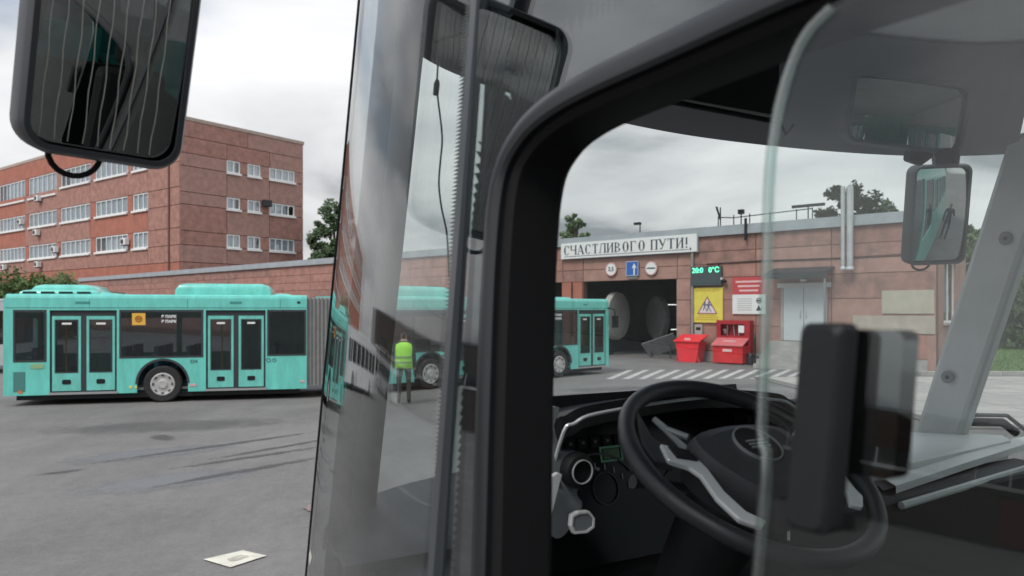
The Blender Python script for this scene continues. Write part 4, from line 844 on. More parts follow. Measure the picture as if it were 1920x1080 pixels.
# ================================================================ NEAR BUS (we look in at the driver's window)
fn = Frame(.35, .194, R(29))                  # local x = inwards from the side (v), y = forwards (u)
nb = empty('driver_bus', fn.o, fn.a, 'grey and black city bus in the foreground with open driver window', 'bus')
TL, TK = .12, -.10                          # the side leans in towards the roof and tapers towards the nose
def sp(px, py, d=0.0):                        # (u, z) on the leaning side plane
    c = d
    for k in range(6): u, z = fn.at(px, py, 'x', c); c = TL*(z-2.45)+TK*(u-.45)+d
    return (u, z)
def SP(u, z, d=0.0): return (TL*(z-2.45)+TK*(u-.45)+d, u, z)
def at_u(px, py, u):                          # point with local forward coordinate u on a sight line
    v, z = fn.at(px, py, 'y', u); return (v, u, z)
_a, _b = sp(884, 5), sp(815, 1080); SL = (_a[0]-_b[0])/(_a[1]-_b[1]); SU = _b[0]+(2.64-_b[1])*SL       # the upright joint between side glass and windshield
seal = lambda z: SU-.016+SL*(z-2.64)
PL = [(SP(SU, 2.45)[0], SU), (-.052, 1.0), (-.040, 1.2), (-.006, 1.38), (.056, 1.55), (.172, 1.7), (.4, 1.84), (.8, 1.95), (1.275, 2.0)]
PL = PL+[(2.55-v, u) for v, u in PL[-2::-1]]
CUR = [(p.x, p.y) for p in catmull([(v, u, 0) for v, u in PL], 8)]
NC = len(CUR)
def WP(i, z, off=0.0):
    v, u = CUR[i]; a, c = CUR[max(i-1, 0)], CUR[min(i+1, NC-1)]; t = Vector((c[0]-a[0], c[1]-a[1])).normalized(); nrm = Vector((t.y, -t.x))   # points inwards
    front = min(1, max(0, (u-SU)/.6)); lean = -SL*(1-front)+.23*front; tv = TL*(1-front)+.03*front
    return (v+nrm.x*off+tv*(z-2.45)*(1-2*v/2.55), u+nrm.y*off-lean*(z-2.64), z)
ZS = [1.2+2.1*k/16 for k in range(17)]
ws = B().grid([[WP(i, z) for i in range(NC)] for z in ZS]).build('windshield', WSG, nb, smooth=True, solid=.006)
# ceramic dot/teeth border of the windshield along the corner joint
def curve_at(v_, lo=True):
    return min(range(NC//2), key=lambda i: abs(CUR[i][0]-v_))
b = B(); n = 400
for k in range(n):
    z0 = 1.25+(3.28-1.25)*k/n; z1 = 1.25+(3.28-1.25)*(k+1)/n
    def Q(u, z): return SP(u+SU-.862+SL*(z-2.64), z, .008)
    b.add([Q(.864, z0), Q(.880, z0), Q(.895, (z0+z1)/2), Q(.880, z1), Q(.864, z1)], [(0, 1, 2, 3, 4)])
b.build('frit_border', FRITM, ws, solid=.001)
B().grid([[WP(0, z, -.004), WP(0, z, .010), (WP(0, z, .010)[0], WP(0, z)[1]-.016, z), (WP(0, z, -.004)[0], WP(0, z)[1]-.016, z)] for z in ZS], closed=True).build('corner_joint', mat('joint_grey', (.05, .056, .062), .35), nb)
i_s = min(range(NC//2), key=lambda i: (WP(i, 2.7)[0]+.4)/WP(i, 2.7)[1])
B().tube([WP(i_s, z, -.001) for z in ZS], .0055, 8).build('corner_seal', BLACKR, ws, smooth=True)
# inner corner pillar behind the glass
i0 = min(range(NC//2), key=lambda i: abs(CUR[i][0]-.03)+(CUR[i][1] < 1.3)); i1 = curve_at(.165)
rows_ = [[WP(i, z, .03) for i in range(i0, i1+1)]+[WP(i, z, .075) for i in range(i1, i0-1, -1)] for z in ZS]
pl = B().grid(rows_, closed=True).build('corner_pillar', DARKP, nb, smooth=True)
# side glass with the driver window cut out
OUT = [(922, 1080), (929, 800), (940, 500), (955, 345), (985, 275), (1035, 226), (1110, 183), (1250, 121), (1450, 33), (1530, 0)]
ol = [sp(*p) for p in OUT]
ztop = ol[-1][1]; slope = (ol[-1][1]-ol[-3][1])/(ol[-1][0]-ol[-3][0])
ub, zl = -.62, 1.55
fs_ = (ol[0][0]-ol[2][0])/(ol[0][1]-ol[2][1]); front = catmull([(ol[0][0]+fs_*(1.70-ol[0][1]), 1.70, 0), (ol[0][0]+fs_*(1.9-ol[0][1]), 1.9, 0)]+[(*p, 0) for p in ol if p[1] > 1.93], 5)
LOOP0 = [(p.x, p.y) for p in front]
for k in range(1, 9): LOOP0.append((ol[-1][0]+(ub+.2-ol[-1][0])*k/8, ztop))
LOOP0 += [(ub+.2-.2*math.sin(R(t)), ztop-.2+.2*math.cos(R(t))) for t in (18, 36, 54, 72, 90)]
LOOP0 += [(ub, 2.2), (ub, 1.9), (ub, zl+.15)]+[(ub+.15-.15*math.cos(R(t)), zl+.15-.15*math.sin(R(t))) for t in (30, 60, 90)]
LOOP0 += [(0, zl), (.4, zl)]+[(LOOP0[0][0]-.15+.15*math.sin(R(t)), zl+.15-.15*math.cos(R(t))) for t in (0, 30, 60)]
def smooth_loop(P, n=4):
    Q = []; m = len(P); P = [Vector((*p, 0)) for p in P]
    for i in range(m):
        p0, p1, p2, p3 = P[i-1], P[i], P[(i+1) % m], P[(i+2) % m]
        for k in range(n): t = k/n; q = 0.5*((2*p1)+(p2-p0)*t+(2*p0-5*p1+4*p2-p3)*t*t+(3*p1-p0-3*p2+p3)*t**3); Q.append((q.x, q.y))
    return Q
LOOP = LOOP0
def grow(L_, d):
    m = len(L_); ar = sum(L_[i-1][0]*L_[i][1]-L_[i][0]*L_[i-1][1] for i in range(m)); s = 1 if ar > 0 else -1; o_ = []
    for i in range(m):
        t = Vector((L_[(i+1) % m][0]-L_[i-1][0], L_[(i+1) % m][1]-L_[i-1][1])).normalized(); o_.append((L_[i][0]+t.y*d*s, L_[i][1]-t.x*d*s))
    return o_
outer = [(seal(1.2), 1.2), (seal(3.3), 3.3), (-1.6, 3.3), (-1.6, 1.2)]
B().plate(outer, [grow(LOOP, .005)], .006, lambda a, c, d: SP(a, c, d)).build('side_glass', SIDEG, nb)
# black ceramic border round the opening, with teeth
ring = grow(LOOP, .08); R2 = []
m = len(ring)
for i in range(m):
    a, c = Vector(ring[i]), Vector(ring[(i+1) % m]); k = max(1, round((c-a).length/.010))
    t = (c-a).normalized()
    for q in range(k):
        p = a.lerp(c, q/k); pm = a.lerp(c, (q+.5)/k); g = grow([tuple(a), tuple(c), tuple((a+c)/2)], 0)
        R2.append(tuple(p)); nrm = Vector((pm.x-0.05, pm.y-2.2)); nn = Vector((t.y, -t.x)); nn = nn if nn.dot(nrm) > 0 else -nn; R2.append(tuple(pm+nn*.028))
R2 = [p for p in R2]
R2 = [(min(p[0], seal(p[1])-.002), p[1]) for p in R2]
B().plate(R2, [grow(LOOP, .004)], .001, lambda a, c, d: SP(a, c, .008+d)).build('frit_border', FRITM, nb)
lowf = [(seal(1.3)-.003, 1.3), (seal(2.50)-.003, 2.50), (seal(2.5)-.075, 2.50), (seal(1.3)-.05, 1.3)]
B().plate(lowf, (), .001, lambda a, c, d: SP(a, c, .0115+d)).build('frit_panel', FRITM, nb)
st_ = []
for k in range(80):
    z = 2.5+.8*k/80; st_ += [(seal(z)-.045, z), (seal(z)-.058, z+.005)]
B().plate([(seal(2.5)-.004, 2.5), (seal(3.29)-.004, 3.29)]+st_[::-1], (), .001, lambda a, c, d: SP(a, c, .0135+d)).build('frit_edge', FRITM, nb)
# window frame: grey outer lip and deep black reveal
def sweep(loop, prof, name, m):               # prof: (grow, depth) pairs around the section
    rows_ = [[SP(p[0], p[1], dd) for p in grow(loop, g)] for g, dd in prof]; rows_.append(rows_[0])
    b = B(); b.grid(rows_, closed=True); return b.build(name, m, nb, smooth=True)
sweep(LOOP, [(.028, -.001), (.026, -.008), (.016, -.013), (.004, -.012), (.0, -.008), (.002, .004), (.026, .004)], 'window_frame', mat('frame_grey', (.012, .014, .016), .3))
sweep(LOOP, [(.001, -.001), (-.004, -.001), (-.010, .004), (-.012, .058), (-.006, .066), (.04, .066), (.04, .016), (.001, .016)], 'window_rubber', BLACKR)
# sliding pane with handle
PE = [sp(*p, d=-.007) for p in ((1420, 1080), (1428, 800), (1438, 480), (1443, 330), (1456, 220), (1480, 130), (1512, 62), (1560, 12))]
pe = [(PE[0][0]+.02, 1.62)]+PE+[(PE[-1][0]-.12, PE[-1][1]+.03), (-.55, PE[-1][1]+.03), (-.55, 1.62)]
pn = B().plate(pe, (), .006, lambda a, c, d: SP(a, c, -.010+d)).build('sliding_pane', PANEG, nb)
edge = catmull([SP(q[0], q[1], -.007) for q in pe[:len(PE)+1]], 4)
B().tube(edge, .0038, 8).build('pane_edge', glass('ground_glass_edge', (.74, .84, .81), .22, .2), pn, smooth=True)
h0 = sp(1497, 640, -.026); h1 = sp(1578, 640, -.026); zt_ = sp(1540, 606, -.026)[1]; zb_ = sp(1540, 1006, -.026)[1]; u0, u1 = min(h0[0], h1[0]), max(h0[0], h1[0])
b = B(); hp = rrect(u0, u1, zb_, zt_, .006, 3); hp2 = rrect(u0+.003, u1-.003, zb_+.003, zt_-.003, .006, 3)
b.grid([[SP(p[0], p[1], d) for p in q] for q, d in ((hp, -.011), (hp, -.024), (hp2, -.028))], closed=True); b.add([SP(p[0], p[1], -.028) for p in hp2], [tuple(range(len(hp2)))])
b.build('pane_handle', BLACKP, pn, smooth=True)
b = B(); g0 = sp(1700, 640, 0)[0]; hp = rrect(g0, u0+.016, zb_+.034, zt_-.004, .006, 3); b.grid([[SP(p[0], p[1], d) for p in hp] for d in (-.003, .012)], closed=True); b.add([SP(p[0], p[1], .012) for p in hp], [tuple(range(len(hp)))]); b.add([SP(p[0], p[1], -.003) for p in hp], [tuple(range(len(hp)))])
b.build('inner_handle', mat('smoked_mirror_plate', (.13, .14, .14), .04, 1.0), pn, smooth=True)
# ---- front header, headliner, sun blind
hd = lambda i, z, off: WP(i, z, off)
ia, ib = curve_at(.06), NC-1-curve_at(.06)
rows_ = []
for i in range(ia, ib+1):
    f = (i-ia)/(ib-ia); zb2 = 3.055-.05*f
    rows_.append([WP(i, zb2, .02), WP(i, zb2+.02, .10), WP(i, zb2+.10, .26), WP(i, 3.26, .34), WP(i, 3.29, .34), WP(i, 3.29, .02)])
b = B(); b.grid(rows_, closed=True); b.build('front_header', mat('header_dark_grey', (.15, .15, .16), .6, bump=.08, bscale=250), nb, smooth=True)
B().box(.12, 2.43, -8, 1.75, 3.30, 3.33).build('headliner', HEADL, nb)
B().box(.09, .22, -8, 1.2, 3.02, 3.30).build('side_cove', HEADL, nb, bevel=.03); B().box(2.33, 2.43, -8, 1.2, 3.0, 3.30).build('side_cove', HEADL, nb, bevel=.03)
sb = B().box(.30, 1.17, 1.38, 1.40, 2.96, 3.24).build('sun_blind', BLACKP, nb); B().tube([(.30, 1.385, 2.955), (1.18, 1.385, 2.945)], .007, 8).tube([(1.18, 1.385, 2.945), (1.2, 1.385, 2.915), (1.23, 1.385, 2.945)], .004, 6).build('blind_bar', BLACKR, sb); B().tube([(.28, 1.40, 3.25), (1.19, 1.40, 3.25)], .035, 12).build('blind_roller', BLACKP, sb)
B().box(.12, 1.3, .4, 1.36, 3.2, 3.28).build('overhead_locker', mat('locker_dark', (.03, .03, .03), .6), nb, bevel=.02)
# ---- right pillar with two screws
def post(v0, v1, ua, ub_, za, ta, tb, zb3): return [(v0, ua, za), (v1, ua+.01, za), (v1, ub_, za), (v0, ub_, za), (v0-.02, ta, zb3), (v1-.02, ta+.01, zb3), (v1-.02, tb, zb3), (v0-.02, tb, zb3)]
rp = B().add(post(2.40, 2.47, 1.82, 1.645, 1.90, 1.44, 1.265, 3.06), [(3,2,1,0),(4,5,6,7),(0,1,5,4),(1,2,6,5),(2,3,7,6),(3,0,4,7)]).build('right_pillar', LGREY, nb, bevel=.018)
for px, py in ((1887, 447), (1778, 707)):
    u, z = fn.at(px, py, 'x', 2.388); M = Matrix.Translation((2.388, u, z)) @ Matrix.Rotation(R(-90), 4, 'Y')
    B().lathe([(.022, 0), (.024, .006), (.018, .008)], M, 16).build('screw_cap', GREYP, rp, smooth=True); B().lathe([(.008, .0085), (.006, .010)], M, 10).build('screw', BLACKR, rp)
# ---- interior mirror
cx_, cz_ = at_u(1706, 212, 1.35)[0], at_u(1706, 212, 1.35)[2]
def mirror(parent, P, nrm, w_, h_, dep, roll, names, body_m, conv=1.6, glass_m=MIR, rr=.05, wires=0):
    nrm = Vector(nrm).normalized(); up = Vector((0, 0, 1)); xa = up.cross(nrm).normalized(); ya = nrm.cross(xa)
    M = Matrix(((xa.x, ya.x, nrm.x, P[0]), (xa.y, ya.y, nrm.y, P[1]), (xa.z, ya.z, nrm.z, P[2]), (0, 0, 0, 1))) @ Matrix.Rotation(roll, 4, 'Z')
    o0 = rrect(-w_/2, w_/2, -h_/2, h_/2, rr, 7); o1 = rrect(-w_/2+.006, w_/2-.006, -h_/2+.006, h_/2-.006, rr-.006, 7); o2 = rrect(-w_/2+.014, w_/2-.014, -h_/2+.014, h_/2-.014, rr-.012, 7); o3 = rrect(-w_/2+.03, w_/2-.03, -h_/2+.03, h_/2-.03, rr*.6, 7)
    b = B(); b.grid([[M @ Vector((*p, d)) for p in q] for q, d in ((o3, -dep), (o0, -dep*.75), (o0, -.012), (o1, 0), (o2, 0), (o2, -.006))], closed=True); b.add([M @ Vector((*p, -dep)) for p in o3], [tuple(range(len(o3)))])
    hs = b.build(names, body_m, parent, smooth=True)
    b = B(); ns = 36; x1, y1 = w_/2-.013, h_/2-.013; rr2 = rr-.012; rows_ = []
    for j in range(ns+1):
        yy = -y1+2*y1*j/ns; ex = 0
        if abs(yy) > y1-rr2: q = abs(yy)-(y1-rr2); ex = rr2-math.sqrt(max(0, rr2*rr2-q*q))
        rows_.append([M @ Vector((xx, yy, -.004-(xx*xx+yy*yy)/(2*conv))) for xx in [-(x1-ex)+2*(x1-ex)*i/ns for i in range(ns+1)]])
    b.grid(rows_); gl = b.build('mirror_glass', glass_m, hs, smooth=True, recalc=False)
    if wires:
        b = B()
        for k in range(wires):
            xx = -x1+2*x1*(k+.8)/(wires+1.6); b.tube([M @ Vector((xx+.0012*math.sin(j*1.7+k*2), -y1*.96+1.92*y1*j/16, -.0025-(xx*xx+(-y1*.96+1.92*y1*j/16)**2)/(2*conv))) for j in range(17)], .0005, 4)
        b.build('heating_wire', mat('wire_pale', (.5, .48, .42), .5), hs)
    return hs, M
im, M_ = mirror(nb, (cx_, 1.35, cz_), (-.42, -.86, -.10), .37, .21, .03, R(-6), 'interior_mirror', GREYP, 1.5, MIR, .04)
B().tube([M_ @ Vector((.03, -.115, -.03)), M_ @ Vector((.07, -.12, -.03)), M_ @ Vector((.10, -.105, -.03))], [.02, .024, .012], 10).lathe([(.01, -.025), (.032, -.02), (.036, .02), (.01, .03)], Matrix.Translation(M_ @ Vector((.14, -.115, -.01))), 12).build('mirror_arm', DARKP, im, smooth=True)
# ---- exterior mirrors
def local(X, Y, Z): d = Vector((X, Y, 0))-fn.o; return (d.dot(fn.ex), d.dot(fn.ey), Z)
Ym = 1.12; P = local((228-960)/FPX*Ym, Ym, CZ+(HOR-18)/FPX*Ym)
MHOUS = mat('mirror_housing_black', (.03, .032, .036), .4, bump=.08, bscale=400)
em, M_ = mirror(nb, P, (math.sin(R(14))*math.cos(R(15)), -math.cos(R(14))*math.cos(R(15)), -math.sin(R(15))), .232, .46, .10, R(-2), 'exterior_mirror', MHOUS, 1.9, mirror_mat('mirror_silver_tinted', .5), .045, 9)
pts = [M_ @ Vector((-.035-.036*math.cos(t), -.225-.035*math.sin(t), -.03)) for t in [math.pi*k/10 for k in range(11)]]
B().tube(pts, .0045, 8).build('mirror_loop', BLACKR, em, smooth=True)
B().tube([M_ @ Vector((0, .2, -.05)), M_ @ Vector((0, .34, -.05)), M_ @ Vector((.1, .42, -.1)), (.1, 1.55, 3.42), (.3, 1.6, 3.42)], .022, 10).build('mirror_arm', MHOUS, em, smooth=True)
Ym = 3.42; P = local((1764-960)/FPX*Ym, Ym, CZ+(HOR-404)/FPX*Ym)
em, M_ = mirror(nb, P, (-math.sin(R(31))*math.cos(R(12)), -math.cos(R(31))*math.cos(R(12)), -math.sin(R(12))), .265, .46, .10, R(2), 'exterior_mirror', MHOUS, 1.6, MIR, .04)
B().tube([M_ @ Vector((-.06-.04*math.cos(t), -.225-.03*math.sin(t), -.03)) for t in [math.pi*k/10 for k in range(11)]], .005, 8).build('mirror_loop', BLACKR, em, smooth=True)
B().tube([M_ @ Vector((0, .2, -.05)), M_ @ Vector((-.02, .34, -.06)), (2.45, 1.7, 3.42)], .022, 10).build('mirror_arm', MHOUS, em, smooth=True)
# ---- steering wheel
SWC = Vector((.587, .934, 2.185)); nw = Vector((0, -.5, .866)); yw = Vector((0, .866, .5)); MW = Matrix(((1, 0, 0, SWC.x), (0, yw.y, nw.y, SWC.y), (0, yw.z, nw.z, SWC.z), (0, 0, 0, 1)))
def wuv(px, py, h=0.0):                        # photo pixel to wheel-plane coordinates
    d = ray(px, py); dl = Vector((d.dot(fn.ex), d.dot(fn.ey), d.z)); o_ = Vector((-.4, 0, CZ)); c = SWC+nw*h
    t = (c-o_).dot(nw)/dl.dot(nw); q = o_+dl*t-SWC; return (q.x, q.dot(yw))
sw = B(); nmaj, nmin = 64, 14; rows_ = []
for k in range(nmaj):
    a = 2*math.pi*k/nmaj; e = Vector((math.cos(a), math.sin(a), 0)); g = 1+.12*(abs(math.sin(a)) < .45)
    rows_.append([MW @ (e*(.2205+.0155*math.cos(t)*g)+Vector((0, 0, .0165*math.sin(t)))) for t in [2*math.pi*q/nmin for q in range(nmin)]])
rows_.append(rows_[0])
LEATH = mat('steering_leather', (.022, .024, .027), .36, bump=.15, bscale=600, var=.15, scale=14)
swr = sw.grid(rows_, closed=True).build('steering_wheel', LEATH, nb, smooth=True)
W = lambda a, c, d: MW @ Vector((a, c, d))
for s in (1, -1):
    nk = [wuv(*p) for p in ((1188, 770), (1205, 800), (1218, 826), (1245, 846), (1262, 880), (1225, 872), (1200, 840))]; nk = [(s*x, y) for x, y in nk]
    B().plate(nk, (), .016, lambda a, c, d: W(a, c, d-.006)).build('spoke_root', DARKP, swr, bevel=.003)
    ar = [wuv(*p) for p in ((1232, 845), (1290, 860), (1322, 893), (1352, 935), (1392, 972), (1430, 990), (1422, 1003), (1380, 988), (1338, 948), (1308, 905), (1286, 889), (1246, 876))]; ar = [(s*x, y) for x, y in ar]
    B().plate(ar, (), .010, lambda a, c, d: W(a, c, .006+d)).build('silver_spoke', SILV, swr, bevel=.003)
    bt = [wuv(*p) for p in ((1245, 853), (1283, 861), (1302, 880), (1262, 874))]; bt = [(s*x, y) for x, y in bt]
    B().plate(bt, (), .004, lambda a, c, d: W(a, c, .0165+d)).build('spoke_button', BLACKP, swr, bevel=.001)
hl = [wuv(*p, .02) for p in ((1300, 853), (1340, 848), (1400, 850), (1412, 880))]
hub = [(-.118, .03), (-.09, .055), (0, .066), (.09, .055), (.118, .03), (.112, -.03), (.07, -.105), (.03, -.125), (-.03, -.125), (-.07, -.105), (-.112, -.03)]
hb = smooth_loop(hub, 3)
b = B(); b.grid([[W(p[0]*k_, p[1]*k_, d) for p in hb] for k_, d in ((.92, -.05), (1, -.01), (1, .018), (.93, .032), (.7, .038))], closed=True); b.add([W(p[0]*.7, p[1]*.7, .038) for p in hb], [tuple(range(len(hb)))]); b.build('hub_cover', DARKP, swr, smooth=True)
B().plate(circ(0, 0, .0445, 32), [circ(0, 0, .042, 32)], .005, lambda a, c, d: W(a, c, .038+d)).build('badge_ring', STEEL, swr)
B().plate(circ(0, 0, .0415, 32), (), .003, lambda a, c, d: W(a, c, .0375+d)).build('badge_disc', BLACKP, swr)
b = B()
for k in (-1, 0, 1): b.plate([(-.022, .008*k-.002), (.022, .008*k-.002), (.024, .008*k+.002), (-.02, .008*k+.002)], (), .002, lambda a, c, d: W(a, c, .0405+d))
b.build('badge_emblem', STEEL, swr)
B().lathe([(.07, -.05), (.075, -.16), (.06, -.42)], MW, 20).build('steering_column', BLACKP, nb, smooth=True)
B().tube([W(-.06, .02, -.07), W(-.16, .04, -.06), W(-.20, .045, -.055)], [.008, .008, .012], 8).build('stalk', DARKP, nb, smooth=True)
B().tube([W(-.04, .07, -.05), W(-.07, .14, -.03), W(-.075, .17, -.03)], [.007, .007, .006], 8).tube([W(-.07, .14, -.03), W(-.05, .1, -.02)], .006, 8).build('lever', GREYP, nb, smooth=True)
# ---- instrument binnacle
bn = B(); UU = [(1.10, 0), (1.46, 0)]
def bpt(v, u, z): return (v, u, z)
cow = [(.325, 1.93), (.33, 2.215), (.355, 2.255), (.42, 2.272), (.66, 2.285), (.86, 2.27), (.94, 2.25), (.985, 2.20), (1.0, 1.93)]
cow_s = [(p.x, p.y) for p in catmull([(*p, 0) for p in cow], 5)]
inn = [(v*.96+.027, z-.028) for v, z in cow_s]
rows_ = [[(v, 1.52, z-.20) for v, z in cow_s], [(v, 1.48, z-.13) for v, z in cow_s], [(v, 1.34, z-.05) for v, z in cow_s], [(v, 1.215-.06*max(0, (z-2.1)/.15), z) for v, z in cow_s], [(v, 1.20-.06*max(0, (z-2.1)/.15), z-.006) for v, z in inn], [(v, 1.33, z-.006) for v, z in inn]]
bc_ = B().grid(rows_).build('instrument_cowl', BLACKP, nb, smooth=True, solid=.004)
B().tube([(v*.98+.013, 1.197-.06*max(0, (z-2.1)/.15), z-.012) for v, z in cow_s], .0035, 6).build('cowl_highlight_trim', SILV, bc_, smooth=True)  # trim line kept bright to paint the highlight along the cowl edge
fpnl = lambda v, z, d=0: (v, 1.31+(z-2.1)*.25-d, z)
B().plate([(.35, 1.9), (.985, 1.9), (.985, 2.265), (.35, 2.265)], (), .02, lambda a, c, d: fpnl(a, c, -d)).build('instrument_panel', mat('gloss_black_panel', (.008, .009, .010), .2, spec=.25), bc_)
DIMG = mat('dim_green_lcd', (.012, .02, .012), .25, emit=(.12, .3, .1), estr=.02); LIN = mat('dim_green_line', (.05, .10, .07), .5, emit=(.15, .4, .25), estr=.05); WLI = mat('white_print', (.5, .5, .5), .5)
def fp2(px, py):
    v, u, z = at_u(px, py, 1.31); v, u, z = at_u(px, py, 1.31+(z-2.1)*.25); return (v, z)
a, c = fp2(1122, 838), fp2(1168, 862); x0, x1, z0, z1 = a[0], c[0], c[1], a[1]
B().plate(rect(x0, x1, z0, z1), [rect(x0+.004, x1-.004, z0+.004, z1-.004)], .002, lambda p, q, d: fpnl(p, q, .001+d)).build('lcd_frame', LIN, bc_); B().plate(rect(x0+.008, x1-.008, z0+.006, z1-.006), (), .001, lambda p, q, d: fpnl(p, q, .001+d)).build('lcd', DIMG, bc_)
for px, py, rr_ in ((1228, 862, .042), (1135, 915, .034), (1340, 830, .05)):
    v, z = fp2(px, py); B().plate(circ(v, z, rr_, 28), [circ(v, z, rr_-.0022, 28)], .003, lambda p, q, d: fpnl(p, q, .001+d)).build('gauge_ring', mat('gauge_dark', (.035, .04, .042), .3), bc_)
v, z = fp2(1392, 825); B().lathe([(.05, 0), (.052, .02), (.042, .03), (.04, .012), (.03, .012), (.028, .022), (.005, .022)], Matrix.Translation(fpnl(v, z, .002)) @ Matrix.Rotation(R(90), 4, 'X'), 24).build('air_vent', BLACKP, bc_, smooth=True)
for px, py in ((1060, 808), (1112, 879), (1120, 879)):
    v, z = fp2(px, py); B().plate(circ(v, z, .004, 10), (), .002, lambda p, q, d: fpnl(p, q, .001+d)).build('indicator', WLI, bc_)
for k in range(7):                            # row of switches under the cowl and warning lamps
    v, z = .44+k*.032, 2.165; B().plate(rrect(v-.012, v+.012, z-.011, z+.011, .003, 2), (), .006, lambda p, q, d: fpnl(p, q, .001+d)).build('switch', BLACKP, bc_); B().plate(rect(v-.004, v+.004, z-.003, z+.004), (), .001, lambda p, q, d: fpnl(p, q, .0075+d)).build('switch_icon', mat('icon_dim', (.16, .18, .17), .5), bc_)
arc = [(.53+.12*math.cos(R(t)), 2.02+.12*math.sin(R(t))) for t in range(40, 141, 8)]
B().tube([fpnl(v, z, .004) for v, z in arc], .0025, 6).build('gauge_hood', GREYP, bc_, smooth=True)
for k in range(9):
    t = R(30+k*15); v, z = .53+.095*math.cos(t), 2.02+.095*math.sin(t); B().plate(rect(v-.0012, v+.0012, z-.006, z+.006), (), .001, lambda p, q, d: fpnl(p, q, .002+d)).build('gauge_tick', WLI, bc_)
# side console: grey shaped panel with rotary knob and push button
CU = 1.16
def cpx(px, py): v, u, z = at_u(px, py, CU); return (v, z)
con = [cpx(*p) for p in ((1049, 764), (1040, 800), (1048, 832), (1056, 846), (1082, 846), (1100, 862), (1105, 890), (1098, 908), (1084, 918), (1083, 930), (1092, 950), (1060, 1002), (1034, 1000), (1002, 900), (1000, 800), (1020, 770))]
cs = B().plate(smooth_loop(con, 3), (), .03, lambda a, c, d: (a, CU+d, c)).build('side_console', GREYP, nb, bevel=.004)
v, z = cpx(1078, 880); MK = Matrix.Translation((v, CU, z)) @ Matrix.Rotation(R(90), 4, 'X')
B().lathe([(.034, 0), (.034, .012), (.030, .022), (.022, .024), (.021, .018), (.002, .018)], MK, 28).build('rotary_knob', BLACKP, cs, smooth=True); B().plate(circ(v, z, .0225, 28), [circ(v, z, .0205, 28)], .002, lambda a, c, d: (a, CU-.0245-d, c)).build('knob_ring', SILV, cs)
pb = [cpx(*p) for p in ((1062, 962), (1075, 955), (1094, 954), (1104, 967), (1103, 984), (1090, 994), (1066, 996), (1060, 982))]
B().plate(pb, [[((p[0]-sum(q[0] for q in pb)/8)*.86+sum(q[0] for q in pb)/8, (p[1]-sum(q[1] for q in pb)/8)*.8+sum(q[1] for q in pb)/8) for p in pb]], .012, lambda a, c, d: (a, CU-.02+d, c)).build('button_rim', LGREY, cs); B().plate([((p[0]-sum(q[0] for q in pb)/8)*.84+sum(q[0] for q in pb)/8, (p[1]-sum(q[1] for q in pb)/8)*.78+sum(q[1] for q in pb)/8) for p in pb], (), .012, lambda a, c, d: (a, CU-.018+d, c)).build('push_button', GREYP, cs)
ps = [cpx(*p) for p in ((1000, 898), (1030, 880), (1038, 884), (1016, 968), (1000, 972))]; B().plate(ps, (), .01, lambda a, c, d: (a, CU-.03+d, c)).build('pale_side_trim', LGREY, cs, bevel=.002)
for k, (px, py) in enumerate(((1020, 850), (1028, 935), (1046, 905))):
    v, z = cpx(px, py); B().plate(circ(v, z, .004, 12), (), .003, lambda a, c, d: (a, CU-.004+d, c)).build('screw', BLACKR, cs)
for px, py in ((1012, 820), (1024, 812)):
    v, z = cpx(px, py); B().plate(rrect(v-.008, v+.008, z-.011, z+.011, .003, 2), (), .006, lambda a, c, d: (a, CU-.006+d, c)).build('rocker_switch', BLACKP, cs)
# ---- dash top, passenger dash
rows_ = []
ja, jb = curve_at(.02), NC-1-curve_at(.05)
for i in range(ja, jb+1):
    p = WP(i, 2.0, .02); v = p[0]; back = 1.36+.14*max(0, (v-1.2)/1.35); u0_ = max(p[1], back+.02) if v > 1.0 else p[1]
    q = min(1.46, p[1]-.03) if v < 1.02 else back
    zt_ = 1.95 if v < 1.02 else 1.985
    rows_.append([(v, u0_, 1.93), (v, u0_, 1.965), (v, u0_*.5+q*.5, zt_-.005), (v, q+.03, zt_), (v, q, zt_-.012), (v, q+.008, zt_-.05), (v, q+.05, 1.5)])
sp_i = next(i for i, r_ in enumerate(rows_) if r_[0][0] > 1.02)
B().grid(rows_[:sp_i+1]).build('driver_dash_top', DARKP, nb, smooth=True, solid=.006)
dt = B().grid(rows_[sp_i:]).build('dash_top', mat('pale_dash_ledge', (.82, .82, .82), .35, var=.06, scale=6), nb, smooth=True, solid=.006)
bl = B(); bl.box(1.05, 2.44, 1.30, 1.46, 1.42, 1.925); bl.build('dash_front', BLACKP, nb, bevel=.015)
B().grid([[(p[0], p[1]+du, p[2]+dz) for p in (at_u(1680, 911, 1.33), at_u(1810, 868, 1.40), at_u(1940, 827, 1.49))] for du, dz in ((0, 0), (.0, -.022), (.03, -.03), (.07, 0), (.035, .012), (0, 0))]).build('dash_trim', MATS['pale_dash_ledge'], nb, smooth=True)
B().tube([at_u(1690, 948, 1.29), at_u(1930, 876, 1.33)], .011, 8).build('dash_rail', LGREY, nb, smooth=True)
B().add([at_u(1715, 860, 1.55), at_u(1815, 853, 1.62), at_u(1890, 838, 1.7), at_u(1895, 845, 1.7), at_u(1820, 862, 1.62), at_u(1715, 868, 1.55)], [(0, 1, 2, 3, 4, 5)]).build('vent_slot', DARKP, dt, solid=.006)
